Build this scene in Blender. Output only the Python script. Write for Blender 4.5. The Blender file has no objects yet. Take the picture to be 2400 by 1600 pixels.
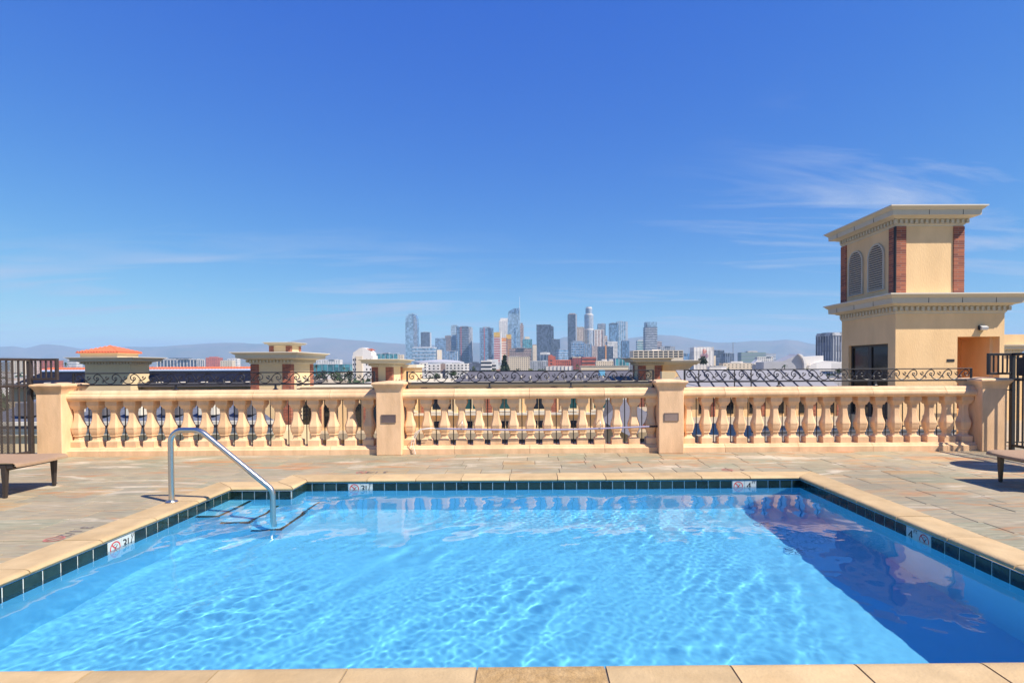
import bpy, bmesh, math, random
import numpy as np
from mathutils import Vector, Matrix, Euler

random.seed(7)
R = math.radians
SC = bpy.context.scene
COL = SC.collection

# ------------------------------------------------------------------ camera
F_PX = 1268.0            # focal length in pixels of the 2400 px wide photograph
PX0, PY0 = 1252.0, 879.0  # principal point in those pixels
CAM_Z = 1.45
cam_data = bpy.data.cameras.new('camera')
cam_data.sensor_fit = 'HORIZONTAL'
cam_data.sensor_width = 36.0
cam_data.lens = 36.0 * F_PX / 2400.0
cam_data.shift_x = -(PX0 - 1200.0) / 2400.0
cam_data.shift_y = (PY0 - 800.0) / 2400.0
cam_data.clip_start = 0.1
cam_data.clip_end = 90000.0
cam = bpy.data.objects.new('camera', cam_data)
COL.objects.link(cam)
CAM_R = (Matrix.Rotation(R(-0.35), 3, 'Z') @ Matrix.Rotation(R(89.0), 3, 'X')
         @ Matrix.Rotation(-0.0057, 3, 'Z'))
cam.matrix_world = Matrix.Translation((0, 0, CAM_Z)) @ CAM_R.to_4x4()
SC.camera = cam


def at(px, py, y):
    """world point seen at photo pixel (px, py) and standing at distance y"""
    d = CAM_R @ Vector(((px - PX0) / F_PX, -(py - PY0) / F_PX, -1.0))
    k = y / d.y
    return Vector((d.x * k, y, CAM_Z + d.z * k))


# ------------------------------------------------------------------ light
SUN_EL, SUN_AZ = R(49.2), math.atan2(0.868, -0.497)   # azimuth from +Y towards +X
sun_dir = Vector((math.sin(SUN_AZ) * math.cos(SUN_EL), math.cos(SUN_AZ) * math.cos(SUN_EL), math.sin(SUN_EL)))
sun_data = bpy.data.lights.new('sun', 'SUN')
sun_data.energy = 5.0
sun_data.angle = R(0.53)
sun_data.color = (1.0, 0.905, 0.79)
sun_data.cycles.is_caustics_light = True
sun = bpy.data.objects.new('sun', sun_data)
sun.rotation_euler = (-sun_dir).to_track_quat('-Z', 'Y').to_euler()
sun.location = (20, -10, 30)
COL.objects.link(sun)

world = bpy.data.worlds.new('World')
SC.world = world
world.use_nodes = True
wt = world.node_tree
wn, wl = wt.nodes, wt.links
wn.clear()
w_out = wn.new('ShaderNodeOutputWorld')
w_bg = wn.new('ShaderNodeBackground')
w_sky = wn.new('ShaderNodeTexSky')
w_sky.sky_type = 'NISHITA'
w_sky.sun_disc = False
w_sky.sun_elevation = SUN_EL
w_sky.sun_rotation = SUN_AZ
w_sky.altitude = 50
w_sky.air_density = 1.0
w_sky.dust_density = 0.0
w_sky.ozone_density = 3.0
# thin cirrus: streaky noise on a plane high above
w_tc = wn.new('ShaderNodeTexCoord')
w_sep = wn.new('ShaderNodeSeparateXYZ')
wl.new(w_tc.outputs['Generated'], w_sep.inputs[0])


def wmath(op, a, b=None, c=None):
    n = wn.new('ShaderNodeMath')
    n.operation = op
    for i, v in enumerate((a, b, c)):
        if v is None:
            continue
        if isinstance(v, (int, float)):
            n.inputs[i].default_value = v
        else:
            wl.new(v, n.inputs[i])
    return n.outputs[0]


# colour response of the photograph's sky, channel by channel
w_rgb = wn.new('ShaderNodeSeparateColor')
wl.new(w_sky.outputs[0], w_rgb.inputs[0])
w_grade = wn.new('ShaderNodeCombineColor')
for ch, (gain, power) in enumerate(((0.235, 1.6), (0.77, 1.1), (4.55, 0.3))):
    wl.new(wmath('MULTIPLY', wmath('POWER', w_rgb.outputs[ch], power), gain), w_grade.inputs[ch])
w_zz = wmath('MAXIMUM', wmath('ADD', w_sep.outputs['Z'], 0.09), 0.05)
w_u = wmath('DIVIDE', w_sep.outputs['X'], w_zz)
w_v = wmath('DIVIDE', w_sep.outputs['Y'], w_zz)
w_cmb = wn.new('ShaderNodeCombineXYZ')
wl.new(w_u, w_cmb.inputs[0])
wl.new(w_v, w_cmb.inputs[1])
CLOUD = {}
w_map = wn.new('ShaderNodeMapping')
w_map.inputs['Rotation'].default_value = (0, 0, R(32))
w_map.inputs['Scale'].default_value = (0.42, 1.5, 1)
w_map.inputs['Location'].default_value = (3.6267, 9.9809, 0)
wl.new(w_cmb.outputs[0], w_map.inputs[0])
w_n1 = wn.new('ShaderNodeTexNoise')
w_n1.inputs['Scale'].default_value = 1.15
w_n1.inputs['Detail'].default_value = 9
w_n1.inputs['Roughness'].default_value = 0.60
w_n1.inputs['Distortion'].default_value = 0.7
wl.new(w_map.outputs[0], w_n1.inputs['Vector'])
w_map2 = wn.new('ShaderNodeMapping')
w_map2.inputs['Scale'].default_value = (0.16, 0.10, 1)
w_map2.inputs['Location'].default_value = (29.7763, 25.7984, 0)
wl.new(w_cmb.outputs[0], w_map2.inputs[0])
w_n2 = wn.new('ShaderNodeTexNoise')
w_n2.inputs['Scale'].default_value = 1.0
w_n2.inputs['Detail'].default_value = 2
wl.new(w_map2.outputs[0], w_n2.inputs['Vector'])
w_mask = wn.new('ShaderNodeMapRange')
w_mask.inputs['From Min'].default_value = 0.395
w_mask.inputs['From Max'].default_value = 0.52
wl.new(w_n2.outputs[0], w_mask.inputs['Value'])
w_ci = wn.new('ShaderNodeMapRange')
w_ci.inputs['From Min'].default_value = 0.50
w_ci.inputs['From Max'].default_value = 0.74
w_ci.inputs['To Max'].default_value = 1.0
wl.new(w_n1.outputs[0], w_ci.inputs['Value'])
w_amt = wmath('MULTIPLY', w_mask.outputs[0], w_ci.outputs[0])
w_mix = wn.new('ShaderNodeMix')
w_mix.data_type = 'RGBA'
wl.new(w_amt, w_mix.inputs['Factor'])
wl.new(w_grade.outputs[0], w_mix.inputs['A'])
w_mix.inputs['B'].default_value = (5.2, 6.0, 8.0, 1)
wl.new(w_mix.outputs['Result'], w_bg.inputs['Color'])
w_bg.inputs['Strength'].default_value = 0.062
wl.new(w_bg.outputs[0], w_out.inputs['Surface'])

SC.view_settings.view_transform = 'Standard'
SC.view_settings.look = 'None'
SC.view_settings.gamma = 1.0
SC.view_settings.use_curve_mapping = False
SC.view_settings.exposure = 0.7
SC.render.film_transparent = False
cy = SC.cycles
cy.use_denoising = True
cy.max_bounces = 12
cy.diffuse_bounces = 7
cy.transparent_max_bounces = 12
cy.transmission_bounces = 8
cy.volume_bounces = 1
cy.caustics_reflective = True
cy.caustics_refractive = True
cy.blur_glossy = 0.3
cy.sample_clamp_indirect = 3.0


# ------------------------------------------------------------------ materials
MATS = {}


def mat(name, color=(0.5, 0.5, 0.5), rough=0.7, metal=0.0, var=0.0, vscale=4.0, bump=0.0, bscale=30.0,
        rand=0.0, stretch=(1, 1, 1), spec=0.5, second=None, coat=0.0):
    """procedural Principled material: base colour + noise variation + fine relief + per-object shift"""
    if name in MATS:
        return MATS[name]
    m = bpy.data.materials.new(name)
    m.use_nodes = True
    nt = m.node_tree
    n, l = nt.nodes, nt.links
    b = n['Principled BSDF']
    b.inputs['Roughness'].default_value = rough
    b.inputs['Metallic'].default_value = metal
    b.inputs['Specular IOR Level'].default_value = spec
    b.inputs['Coat Weight'].default_value = coat
    c = tuple(color) + (1.0,)
    b.inputs['Base Color'].default_value = c
    MATS[name] = m
    tc = n.new('ShaderNodeTexCoord')
    mp = n.new('ShaderNodeMapping')
    mp.inputs['Scale'].default_value = stretch
    if rand > 0:      # alike pieces share a mesh: shift the grain from piece to piece
        oi0 = n.new('ShaderNodeObjectInfo')
        sh0 = n.new('ShaderNodeVectorMath')
        sh0.operation = 'SCALE'
        sh0.inputs[0].default_value = (37.0, 53.0, 71.0)
        l.new(oi0.outputs['Random'], sh0.inputs['Scale'])
        ad0 = n.new('ShaderNodeVectorMath')
        l.new(tc.outputs['Object'], ad0.inputs[0])
        l.new(sh0.outputs[0], ad0.inputs[1])
        l.new(ad0.outputs[0], mp.inputs[0])
    else:
        l.new(tc.outputs['Object'], mp.inputs[0])
    if var > 0 or rand > 0 or second:
        hs = n.new('ShaderNodeHueSaturation')
        hs.inputs['Color'].default_value = c
        src = None
        if second:
            nz0 = n.new('ShaderNodeTexNoise')
            nz0.inputs['Scale'].default_value = vscale * 0.6
            nz0.inputs['Detail'].default_value = 6
            nz0.inputs['Roughness'].default_value = 0.6
            l.new(mp.outputs[0], nz0.inputs['Vector'])
            mr0 = n.new('ShaderNodeMapRange')
            mr0.inputs['From Min'].default_value = 0.42
            mr0.inputs['From Max'].default_value = 0.66
            l.new(nz0.outputs[0], mr0.inputs[0])
            mx = n.new('ShaderNodeMix')
            mx.data_type = 'RGBA'
            mx.inputs['A'].default_value = c
            mx.inputs['B'].default_value = tuple(second) + (1,)
            l.new(mr0.outputs[0], mx.inputs['Factor'])
            l.new(mx.outputs['Result'], hs.inputs['Color'])
        val = 1.0
        parts = []
        if var > 0:
            nz = n.new('ShaderNodeTexNoise')
            nz.inputs['Scale'].default_value = vscale
            nz.inputs['Detail'].default_value = 7
            nz.inputs['Roughness'].default_value = 0.62
            l.new(mp.outputs[0], nz.inputs['Vector'])
            mr = n.new('ShaderNodeMapRange')
            mr.inputs['From Min'].default_value = 0.25
            mr.inputs['From Max'].default_value = 0.75
            mr.inputs['To Min'].default_value = 1 - var
            mr.inputs['To Max'].default_value = 1 + var
            l.new(nz.outputs[0], mr.inputs[0])
            parts.append(mr.outputs[0])
        if rand > 0:
            oi = n.new('ShaderNodeObjectInfo')
            mr2 = n.new('ShaderNodeMapRange')
            mr2.inputs['To Min'].default_value = 1 - rand
            mr2.inputs['To Max'].default_value = 1 + rand
            l.new(oi.outputs['Random'], mr2.inputs[0])
            parts.append(mr2.outputs[0])
        if len(parts) == 2:
            mu = n.new('ShaderNodeMath')
            mu.operation = 'MULTIPLY'
            l.new(parts[0], mu.inputs[0])
            l.new(parts[1], mu.inputs[1])
            l.new(mu.outputs[0], hs.inputs['Value'])
        elif parts:
            l.new(parts[0], hs.inputs['Value'])
        l.new(hs.outputs[0], b.inputs['Base Color'])
    if bump > 0:
        nb = n.new('ShaderNodeTexNoise')
        nb.inputs['Scale'].default_value = bscale
        nb.inputs['Detail'].default_value = 5
        l.new(mp.outputs[0], nb.inputs['Vector'])
        bp = n.new('ShaderNodeBump')
        bp.inputs['Strength'].default_value = bump
        bp.inputs['Distance'].default_value = 0.02
        l.new(nb.outputs[0], bp.inputs['Height'])
        l.new(bp.outputs[0], b.inputs['Normal'])
    return m


# ------------------------------------------------------------------ mesh helpers
class MB:
    """collects shapes; build() links them as ONE mesh object"""

    def __init__(self):
        self.v, self.f = [], []

    def add(self, vs, fs):
        o = len(self.v)
        self.v += [tuple(p) for p in vs]
        self.f += [tuple(i + o for i in f) for f in fs]
        return self

    def box(self, x0, x1, y0, y1, z0, z1):
        vs = [(x0, y0, z0), (x1, y0, z0), (x1, y1, z0), (x0, y1, z0),
              (x0, y0, z1), (x1, y0, z1), (x1, y1, z1), (x0, y1, z1)]
        return self.add(vs, [(0, 3, 2, 1), (4, 5, 6, 7), (0, 1, 5, 4), (1, 2, 6, 5), (2, 3, 7, 6), (3, 0, 4, 7)])

    def cbox(self, x0, x1, y0, y1, z0, z1, c=0.006):
        """box with chamfered edges"""
        lo, hi = (x0, y0, z0), (x1, y1, z1)
        vs, ix = [], {}
        for sx in (0, 1):
            for sy in (0, 1):
                for sz in (0, 1):
                    s = (sx, sy, sz)
                    for a in range(3):
                        p = []
                        for k in range(3):
                            e = hi[k] if s[k] else lo[k]
                            if k != a:
                                e += -c if s[k] else c
                            p.append(e)
                        ix[(s, a)] = len(vs)
                        vs.append(p)
        fs = []
        ctr = [(lo[k] + hi[k]) / 2 for k in range(3)]

        def face(ids):
            ps = [Vector(vs[i]) for i in ids]
            n = (ps[1] - ps[0]).cross(ps[2] - ps[0])
            m = sum(ps, Vector()) / len(ps) - Vector(ctr)
            fs.append(tuple(ids) if n.dot(m) > 0 else tuple(reversed(ids)))
        for a in range(3):
            b, d = [k for k in range(3) if k != a]
            for s in (0, 1):
                q = []
                for (u, w) in ((0, 0), (1, 0), (1, 1), (0, 1)):
                    t = [0, 0, 0]
                    t[a], t[b], t[d] = s, u, w
                    q.append(ix[(tuple(t), a)])
                face(q)
            for u in (0, 1):
                for w in (0, 1):
                    t0, t1 = [0, 0, 0], [0, 0, 0]
                    t0[a], t1[a] = 0, 1
                    t0[b] = t1[b] = u
                    t0[d] = t1[d] = w
                    face([ix[(tuple(t0), b)], ix[(tuple(t0), d)], ix[(tuple(t1), d)], ix[(tuple(t1), b)]])
        for sx in (0, 1):
            for sy in (0, 1):
                for sz in (0, 1):
                    face([ix[((sx, sy, sz), a)] for a in range(3)])
        return self.add(vs, fs)

    def prism(self, prof, a0, a1, axis='x', flip=False):
        """extrude a closed polygon; axis x: prof=(y,z); y: prof=(x,z); z: prof=(x,y)"""
        n = len(prof)

        def pt(p, a):
            return {'x': (a, p[0], p[1]), 'y': (p[0], a, p[1]), 'z': (p[0], p[1], a)}[axis]
        vs = [pt(p, a0) for p in prof] + [pt(p, a1) for p in prof]
        fs = [tuple(range(n)), tuple(reversed(range(n, 2 * n)))]
        for i in range(n):
            j = (i + 1) % n
            fs.append((i, i + n, j + n, j))
        area = sum(prof[i][0] * prof[(i + 1) % n][1] - prof[(i + 1) % n][0] * prof[i][1] for i in range(n))
        rev = (area > 0) if axis in 'xz' else (area < 0)
        # orient outward
        if axis == 'x':
            rev = area > 0
        elif axis == 'z':
            rev = area > 0
        else:
            rev = area < 0
        if rev:
            fs = [tuple(reversed(f)) for f in fs]
        return self.add(vs, fs)

    def rings(self, rings, cap=True, closed=True):
        """loft through rings of equal length"""
        n = len(rings[0])
        vs = [p for r in rings for p in r]
        fs = []
        for k in range(len(rings) - 1):
            for i in range(n if closed else n - 1):
                j = (i + 1) % n
                fs.append((k * n + i, k * n + j, (k + 1) * n + j, (k + 1) * n + i))
        if cap:
            fs.append(tuple(reversed(range(n))))
            fs.append(tuple(range((len(rings) - 1) * n, len(rings) * n)))
        return self.add(vs, fs)

    def lathe(self, prof, n=16, c=(0, 0, 0), cap=True):
        return self.rings([[(c[0] + r * math.cos(2 * math.pi * i / n), c[1] + r * math.sin(2 * math.pi * i / n), c[2] + z)
                            for i in range(n)] for r, z in prof], cap)

    def sqlathe(self, prof, c=(0, 0, 0)):
        """square-plan turning"""
        return self.rings([[(c[0] - r, c[1] - r, c[2] + z), (c[0] + r, c[1] - r, c[2] + z),
                            (c[0] + r, c[1] + r, c[2] + z), (c[0] - r, c[1] + r, c[2] + z)] for r, z in prof])

    def octlathe(self, prof, ch=0.3, c=(0, 0, 0)):
        """square plan with cut corners"""
        rings = []
        for r, z in prof:
            k = r * (1 - ch)
            rings.append([(c[0] + x, c[1] + y, c[2] + z) for x, y in
                          ((-k, -r), (k, -r), (r, -k), (r, k), (k, r), (-k, r), (-r, k), (-r, -k))])
        return self.rings(rings)

    def ringbox(self, x0, x1, y0, y1, prof, cap=True):
        """mitred moulding swept round a rectangle; prof = (out, z) from bottom to top"""
        return self.rings([[(x0 - o, y0 - o, z), (x1 + o, y0 - o, z), (x1 + o, y1 + o, z), (x0 - o, y1 + o, z)]
                           for o, z in prof], cap)

    def tube(self, pts, r, n=8, cap=True):
        pts = [Vector(p) for p in pts]
        rr = r if isinstance(r, (list, tuple)) else [r] * len(pts)
        rings = []
        up = None
        for i, p in enumerate(pts):
            a = pts[max(i - 1, 0)]
            b = pts[min(i + 1, len(pts) - 1)]
            t = (b - a).normalized()
            if up is None:
                up = Vector((0, 0, 1)) if abs(t.z) < 0.9 else Vector((0, 1, 0))
                s = t.cross(up).normalized()
            else:
                s = (s - t * s.dot(t)).normalized()
            u = s.cross(t)
            rings.append([tuple(p + rr[i] * (math.cos(2 * math.pi * k / n) * s + math.sin(2 * math.pi * k / n) * u)) for k in range(n)])
        n0 = len(self.f)
        self.rings(rings, cap)
        return self

    def sheet(self, x0, x1, y0, y1, z):
        return self.add([(x0, y0, z), (x1, y0, z), (x1, y1, z), (x0, y1, z)], [(0, 1, 2, 3)])

    def mesh(self, name, m=None, smooth=None):
        me = bpy.data.meshes.new(name)
        me.from_pydata(self.v, [], self.f)
        if m:
            me.materials.append(m)
        if smooth:
            me.polygons.foreach_set('use_smooth', [True] * len(me.polygons))
            me.set_sharp_from_angle(angle=R(smooth))
        me.update()
        return me

    def build(self, name, m, parent=None, smooth=None, fix=False):
        me = self.mesh(name, m, smooth)
        if fix:
            fixn(me)
        return put(name, me, parent)


def fixn(me):
    bm = bmesh.new()
    bm.from_mesh(me)
    bmesh.ops.recalc_face_normals(bm, faces=bm.faces)
    bm.to_mesh(me)
    bm.free()


def put(name, me, parent=None, loc=None):
    o = bpy.data.objects.new(name, me)
    COL.objects.link(o)
    if parent is not None:
        o.parent = parent
    if loc is not None:
        o.location = loc
    return o


def tag(o, label=None, cat=None, group=None, kind=None):
    if label:
        o['label'] = label
    if cat:
        o['category'] = cat
    if group:
        o['group'] = group
    if kind:
        o['kind'] = kind
    return o


def thing(name, label, cat, loc=(0, 0, 0), group=None):
    o = bpy.data.objects.new(name, None)
    COL.objects.link(o)
    o.location = loc
    o.empty_display_size = 0.1
    return tag(o, label, cat, group)


def text_mesh(body, size, m, depth=0.0008):
    cu = bpy.data.curves.new('lettering', 'FONT')
    cu.body = body
    cu.size = size
    cu.extrude = depth
    cu.align_x = 'CENTER'
    cu.align_y = 'CENTER'
    cu.resolution_u = 3
    ob = bpy.data.objects.new('lettering_tmp', cu)
    COL.objects.link(ob)
    dg = bpy.context.evaluated_depsgraph_get()
    me = bpy.data.meshes.new_from_object(ob.evaluated_get(dg))
    bpy.data.objects.remove(ob)
    me.materials.clear()
    me.materials.append(m)
    return me

# ------------------------------------------------------------------ pool geometry (metres; deck top is z = 0)
PXL, PXR = -3.65, 3.484           # left and right inner faces
PYN, PYF = 2.58, 6.97             # near and far inner faces
NXR, NYF = -2.91, 6.55            # the corner cut by the deck: right end and near face
WATER_Z = -0.127
COPW = 0.31
FLOOR_L, FLOOR_R = -1.08, -1.20

win_slot = mat('drain_slot', (0.05, 0.2, 0.34), 0.6)
plaster = mat('pool_plaster', (0.14, 0.52, 0.72), 0.6, var=0.05, vscale=3.0)
nt = plaster.node_tree
grout_white = mat('tile_grout', (0.78, 0.80, 0.76), 0.85, var=0.12, vscale=20)
tile_dark = mat('waterline_tile_glaze', (0.012, 0.028, 0.026), 0.12, var=0.35, vscale=18, rand=0.35, bump=0.05, bscale=12)
tile_white = mat('marker_tile_glaze', (0.52, 0.56, 0.52), 0.15, var=0.05, vscale=20)
ink_black = mat('ink_black', (0.012, 0.012, 0.014), 0.4)
ink_red = mat('ink_red', (0.55, 0.03, 0.03), 0.4)
ink_red_worn = mat('ink_red_worn', (0.42, 0.15, 0.12), 0.8, var=0.3, vscale=40)
ink_black_worn = mat('ink_black_worn', (0.16, 0.13, 0.12), 0.8, var=0.3, vscale=40)
coping_mat = mat('coping_stone', (0.50, 0.36, 0.185), 0.75, var=0.15, vscale=5, rand=0.11, bump=0.18, bscale=60,
                 second=(0.46, 0.32, 0.155))
mortar_mat = mat('mortar', (0.17, 0.13, 0.09), 0.95, var=0.15, vscale=14)

basin = MB()
zL, zR = FLOOR_L, FLOOR_R


def zfl(x):
    t = (x - PXL) / (PXR - PXL)
    return zL + (zR - zL) * t


loop = [(PXL, PYN), (PXR, PYN), (PXR, PYF), (NXR, PYF), (NXR, NYF), (PXL, NYF)]
ztop = -0.045
nl = len(loop)
basin.add([(x, y, ztop) for x, y in loop] + [(x, y, zfl(x)) for x, y in loop],
          [(i, i + nl, (i + 1) % nl + nl, (i + 1) % nl) for i in range(nl)] + [tuple(range(nl, 2 * nl))])
pool = basin.build('pool_basin', plaster, fix=False)
tag(pool, kind='structure')
me = pool.data
bm = bmesh.new()
bm.from_mesh(me)
bmesh.ops.recalc_face_normals(bm, faces=bm.faces)
if bm.faces[len(loop)].normal.z < 0:
    bmesh.ops.reverse_faces(bm, faces=bm.faces)
bm.faces.ensure_lookup_table()
bm.to_mesh(me)
bm.free()

# entry steps in the far left corner, each with a dark tile nosing
for k, (xr, zt) in enumerate(((-3.39, -0.27), (-3.06, -0.52), (-2.72, -0.77))):
    xl = PXL + 0.001 if k == 0 else (-3.39, -3.06)[k - 1]
    yn = 5.86 - 0.0 * k
    s = MB()
    if xr <= NXR:
        s.box(xl, xr, yn, NYF - 0.001, zfl(xl) - 0.02, zt)
    else:
        s.prism([(xl, yn), (xr, yn), (xr, PYF - 0.001), (NXR + 0.001, PYF - 0.001), (NXR + 0.001, NYF - 0.001), (xl, NYF - 0.001)],
                zfl(xl) - 0.02, zt, 'z')
    so = s.build('pool_step', plaster, pool, fix=True)
    t = MB()
    ye = PYF - 0.01 if xr > NXR else NYF - 0.01
    t.box(xr - 0.032, xr + 0.004, yn - 0.004, ye, zt - 0.03, zt + 0.004)
    t.box(xl + 0.006, xr - 0.033, yn - 0.004, yn + 0.032, zt - 0.03, zt + 0.004)
    t.build('tile_nosing', tile_dark, so)
# grout bed behind the waterline tiles
TT = 0.010


def wall_pt(seg, s, off, z):
    (x0, y0), (x1, y1), (nx, ny) = seg
    L = math.hypot(x1 - x0, y1 - y0)
    tx, ty = (x1 - x0) / L, (y1 - y0) / L
    return (x0 + tx * s + nx * off, y0 + ty * s + ny * off, z)


SEGS = [((PXL, PYN), (PXL, NYF), (1, 0)), ((PXL, NYF), (NXR, NYF), (0, -1)), ((NXR, NYF), (NXR, PYF), (1, 0)),
        ((NXR, PYF), (PXR, PYF), (0, -1)), ((PXR, PYF), (PXR, PYN), (-1, 0)), ((PXR, PYN), (PXL, PYN), (0, 1))]
PITCH = 0.155
tz0, tz1 = -0.215, -0.052


def seg_matrix(seg, s, z):
    (x0, y0), (x1, y1), (nx, ny) = seg
    L = math.hypot(x1 - x0, y1 - y0)
    tx, ty = (x1 - x0) / L, (y1 - y0) / L
    # local x along the wall as a viewer in the pool reads it (left to right), local y up, local z towards the viewer
    nrm = Vector((nx, ny, 0))
    up = Vector((0, 0, 1))
    right = up.cross(nrm)
    m = Matrix((right, up, nrm)).transposed().to_4x4()
    m.translation = Vector((x0 + tx * s, y0 + ty * s, z))
    return m


gm = MB()
for seg in SEGS:
    L = math.hypot(seg[1][0] - seg[0][0], seg[1][1] - seg[0][1])
    a = [wall_pt(seg, s, o, z) for s, o, z in ((0, 0.004, tz0), (L, 0.004, tz0), (L, 0.004, tz1), (0, 0.004, tz1))]
    gm.add(a, [(0, 1, 2, 3)])
gb = gm.build('tile_grout', grout_white, pool)
W2, H2 = PITCH / 2 - 0.0025, (tz1 - tz0) / 2
tile_me = {}


def tile_mesh(w, m):
    key = (round(w, 3), m.name)
    if key not in tile_me:
        b = MB().cbox(-w / 2, w / 2, -H2, H2, 0, TT, 0.002)
        tile_me[key] = b.mesh('waterline_tile', m)
    return tile_me[key]


mk_words = {}


def marker(seg, s_mid, words, first_sign):
    """two white tiles: a no-diving sign and the depth"""
    mtx = seg_matrix(seg, s_mid, (tz0 + tz1) / 2)
    for side in (-1, 1):
        t = put('depth_marker_tile', tile_mesh(PITCH - 0.004, tile_white), pool)
        t.matrix_world = mtx @ Matrix.Translation((side * PITCH / 2, 0, 0))
        sign_here = (side == -1) == first_sign
        if sign_here:
            r = MB()
            ro, ri, n = 0.060, 0.050, 28
            vs = [(ro * math.cos(2 * math.pi * i / n), ro * math.sin(2 * math.pi * i / n), 0) for i in range(n)] + \
                 [(ri * math.cos(2 * math.pi * i / n), ri * math.sin(2 * math.pi * i / n), 0) for i in range(n)]
            r.add(vs, [(i, (i + 1) % n, n + (i + 1) % n, n + i) for i in range(n)])
            c45 = math.sqrt(0.5)
            a, w = 0.051, 0.0055
            r.add([(-a * c45 - w * c45, a * c45 - w * c45, 0.0003), (-a * c45 + w * c45, a * c45 + w * c45, 0.0003),
                   (a * c45 + w * c45, -a * c45 + w * c45, 0.0003), (a * c45 - w * c45, -a * c45 - w * c45, 0.0003)], [(0, 3, 2, 1)])
            ro_ = r.build('prohibition_ring', ink_red, t)
            ro_.location = (0, 0.013, TT + 0.0012)
            d = MB()   # diving figure
            def bar(p, q, w0):
                p, q = Vector(p), Vector(q)
                s = (q - p).normalized()
                nn = Vector((-s.y, s.x)) * w0
                d.add([(p.x + nn.x, p.y + nn.y, 0), (p.x - nn.x, p.y - nn.y, 0), (q.x - nn.x, q.y - nn.y, 0), (q.x + nn.x, q.y + nn.y, 0)], [(0, 1, 2, 3)])
            bar((0.026, 0.026), (-0.004, -0.012), 0.004)
            bar((-0.004, -0.012), (-0.02, -0.038), 0.003)
            bar((0.010, 0.006), (-0.014, 0.010), 0.0025)
            d.add([(0.0 + 0.007 * math.cos(k), -0.030 + 0.007 * math.sin(k), 0) for k in [i * math.pi / 5 for i in range(10)]], [tuple(range(10))])
            bar((-0.014, 0.028), (0.014, 0.036), 0.002)
            do = d.build('diving_figure', ink_black, t)
            do.location = (0, 0.013, TT + 0.0006)
        else:
            for body, size, x, y in words:
                key = (body, size)
                if key not in mk_words:
                    mk_words[key] = text_mesh(body, size, ink_black)
                w = put('lettering', mk_words[key], t)
                w.location = (x, y + 0.016, TT + 0.001)


W35 = [('3', 0.125, -0.043, -0.006), ('1/', 0.105, 0.012, 0.0), ('2', 0.05, 0.034, -0.034), ('FT', 0.036, 0.052, 0.048)]
W4 = [('4', 0.135, -0.018, -0.008), ('FT', 0.045, 0.045, 0.042)]
LF = PXR - NXR
MARK = {0: [(4.80 - PYN, W35, True)], 3: [((at(845, 1135, PYF).x - NXR), W35, True), ((at(1741, 1130, PYF).x - NXR), W4, True)],
        4: [(PYF - 4.82, W4, False)]}
for si, seg in enumerate(SEGS):
    if si == 5:
        continue        # the near wall is under the camera's coping
    L = math.hypot(seg[1][0] - seg[0][0], seg[1][1] - seg[0][1])
    marks = MARK.get(si, [])
    pos = []
    if marks:
        s_ref = marks[0][0]
        k0 = math.ceil((0 - s_ref) / PITCH)
        edges = sorted({max(0, s_ref + k * PITCH) for k in range(k0 - 1, int((L - s_ref) / PITCH) + 1)} | {0, L})
    else:
        nn = max(1, round(L / PITCH))
        edges = [k * L / nn for k in range(nn + 1)]
    edges = [e for e in edges if e <= L + 1e-6]
    out = []
    for s_mid, words, fs in marks:
        k = round((s_mid - marks[0][0]) / PITCH)
        out.append((marks[0][0] + k * PITCH, words, fs))
    for a, b in zip(edges[:-1], edges[1:]):
        if b - a < 0.02:
            continue
        mid = (a + b) / 2
        if any(abs(mid - s) < PITCH * 0.99 for s, _, _ in out):
            continue
        t = put('waterline_tile', tile_mesh(b - a - 0.010, tile_dark), pool)
        t.matrix_world = seg_matrix(seg, mid, (tz0 + tz1) / 2)
    for s_mid, words, fs in out:
        marker(seg, s_mid, words, fs)

# coping stones: bull-nosed pieces 0.62 m long
NOSE = 0.035
prof = [(COPW, -0.045), (COPW, 0.002), (0.03, 0.004)]
for k in range(0, 9):
    a = math.pi / 2 + math.pi * k / 8
    prof.append((0.024 - 0.0 + 0.050 * math.cos(a) * 1.0, -0.0205 + 0.0245 * math.sin(a)))
prof.append((0.03, -0.045))
# profile coordinates: (distance outward from the wall face, z); nose overhangs the water
cop_cache = {}


def coping_mesh(L, m0=0.0, m1=0.0, cm=coping_mat):
    """runs along local +x from 0 to L, outward is local +y; m0, m1 = mitre of the ends"""
    key = (round(L, 3), m0, m1, cm.name)
    if key not in cop_cache:
        b = MB()
        n = len(prof)
        g = 0.005
        e0 = [(g + m0 * p[0], p[0], p[1]) for p in prof]
        e1 = [(L - g - m1 * p[0], p[0], p[1]) for p in prof]
        b.rings([e0, e1])
        me = b.mesh('coping_stone', cm, 40)
        fixn(me)
        cop_cache[key] = me
    return cop_cache[key]


tan_coping = mat('coping_stone_tan', (0.37, 0.235, 0.095), 0.9, var=0.28, vscale=22, bump=0.35, bscale=90, second=(0.43, 0.29, 0.135))


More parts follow.
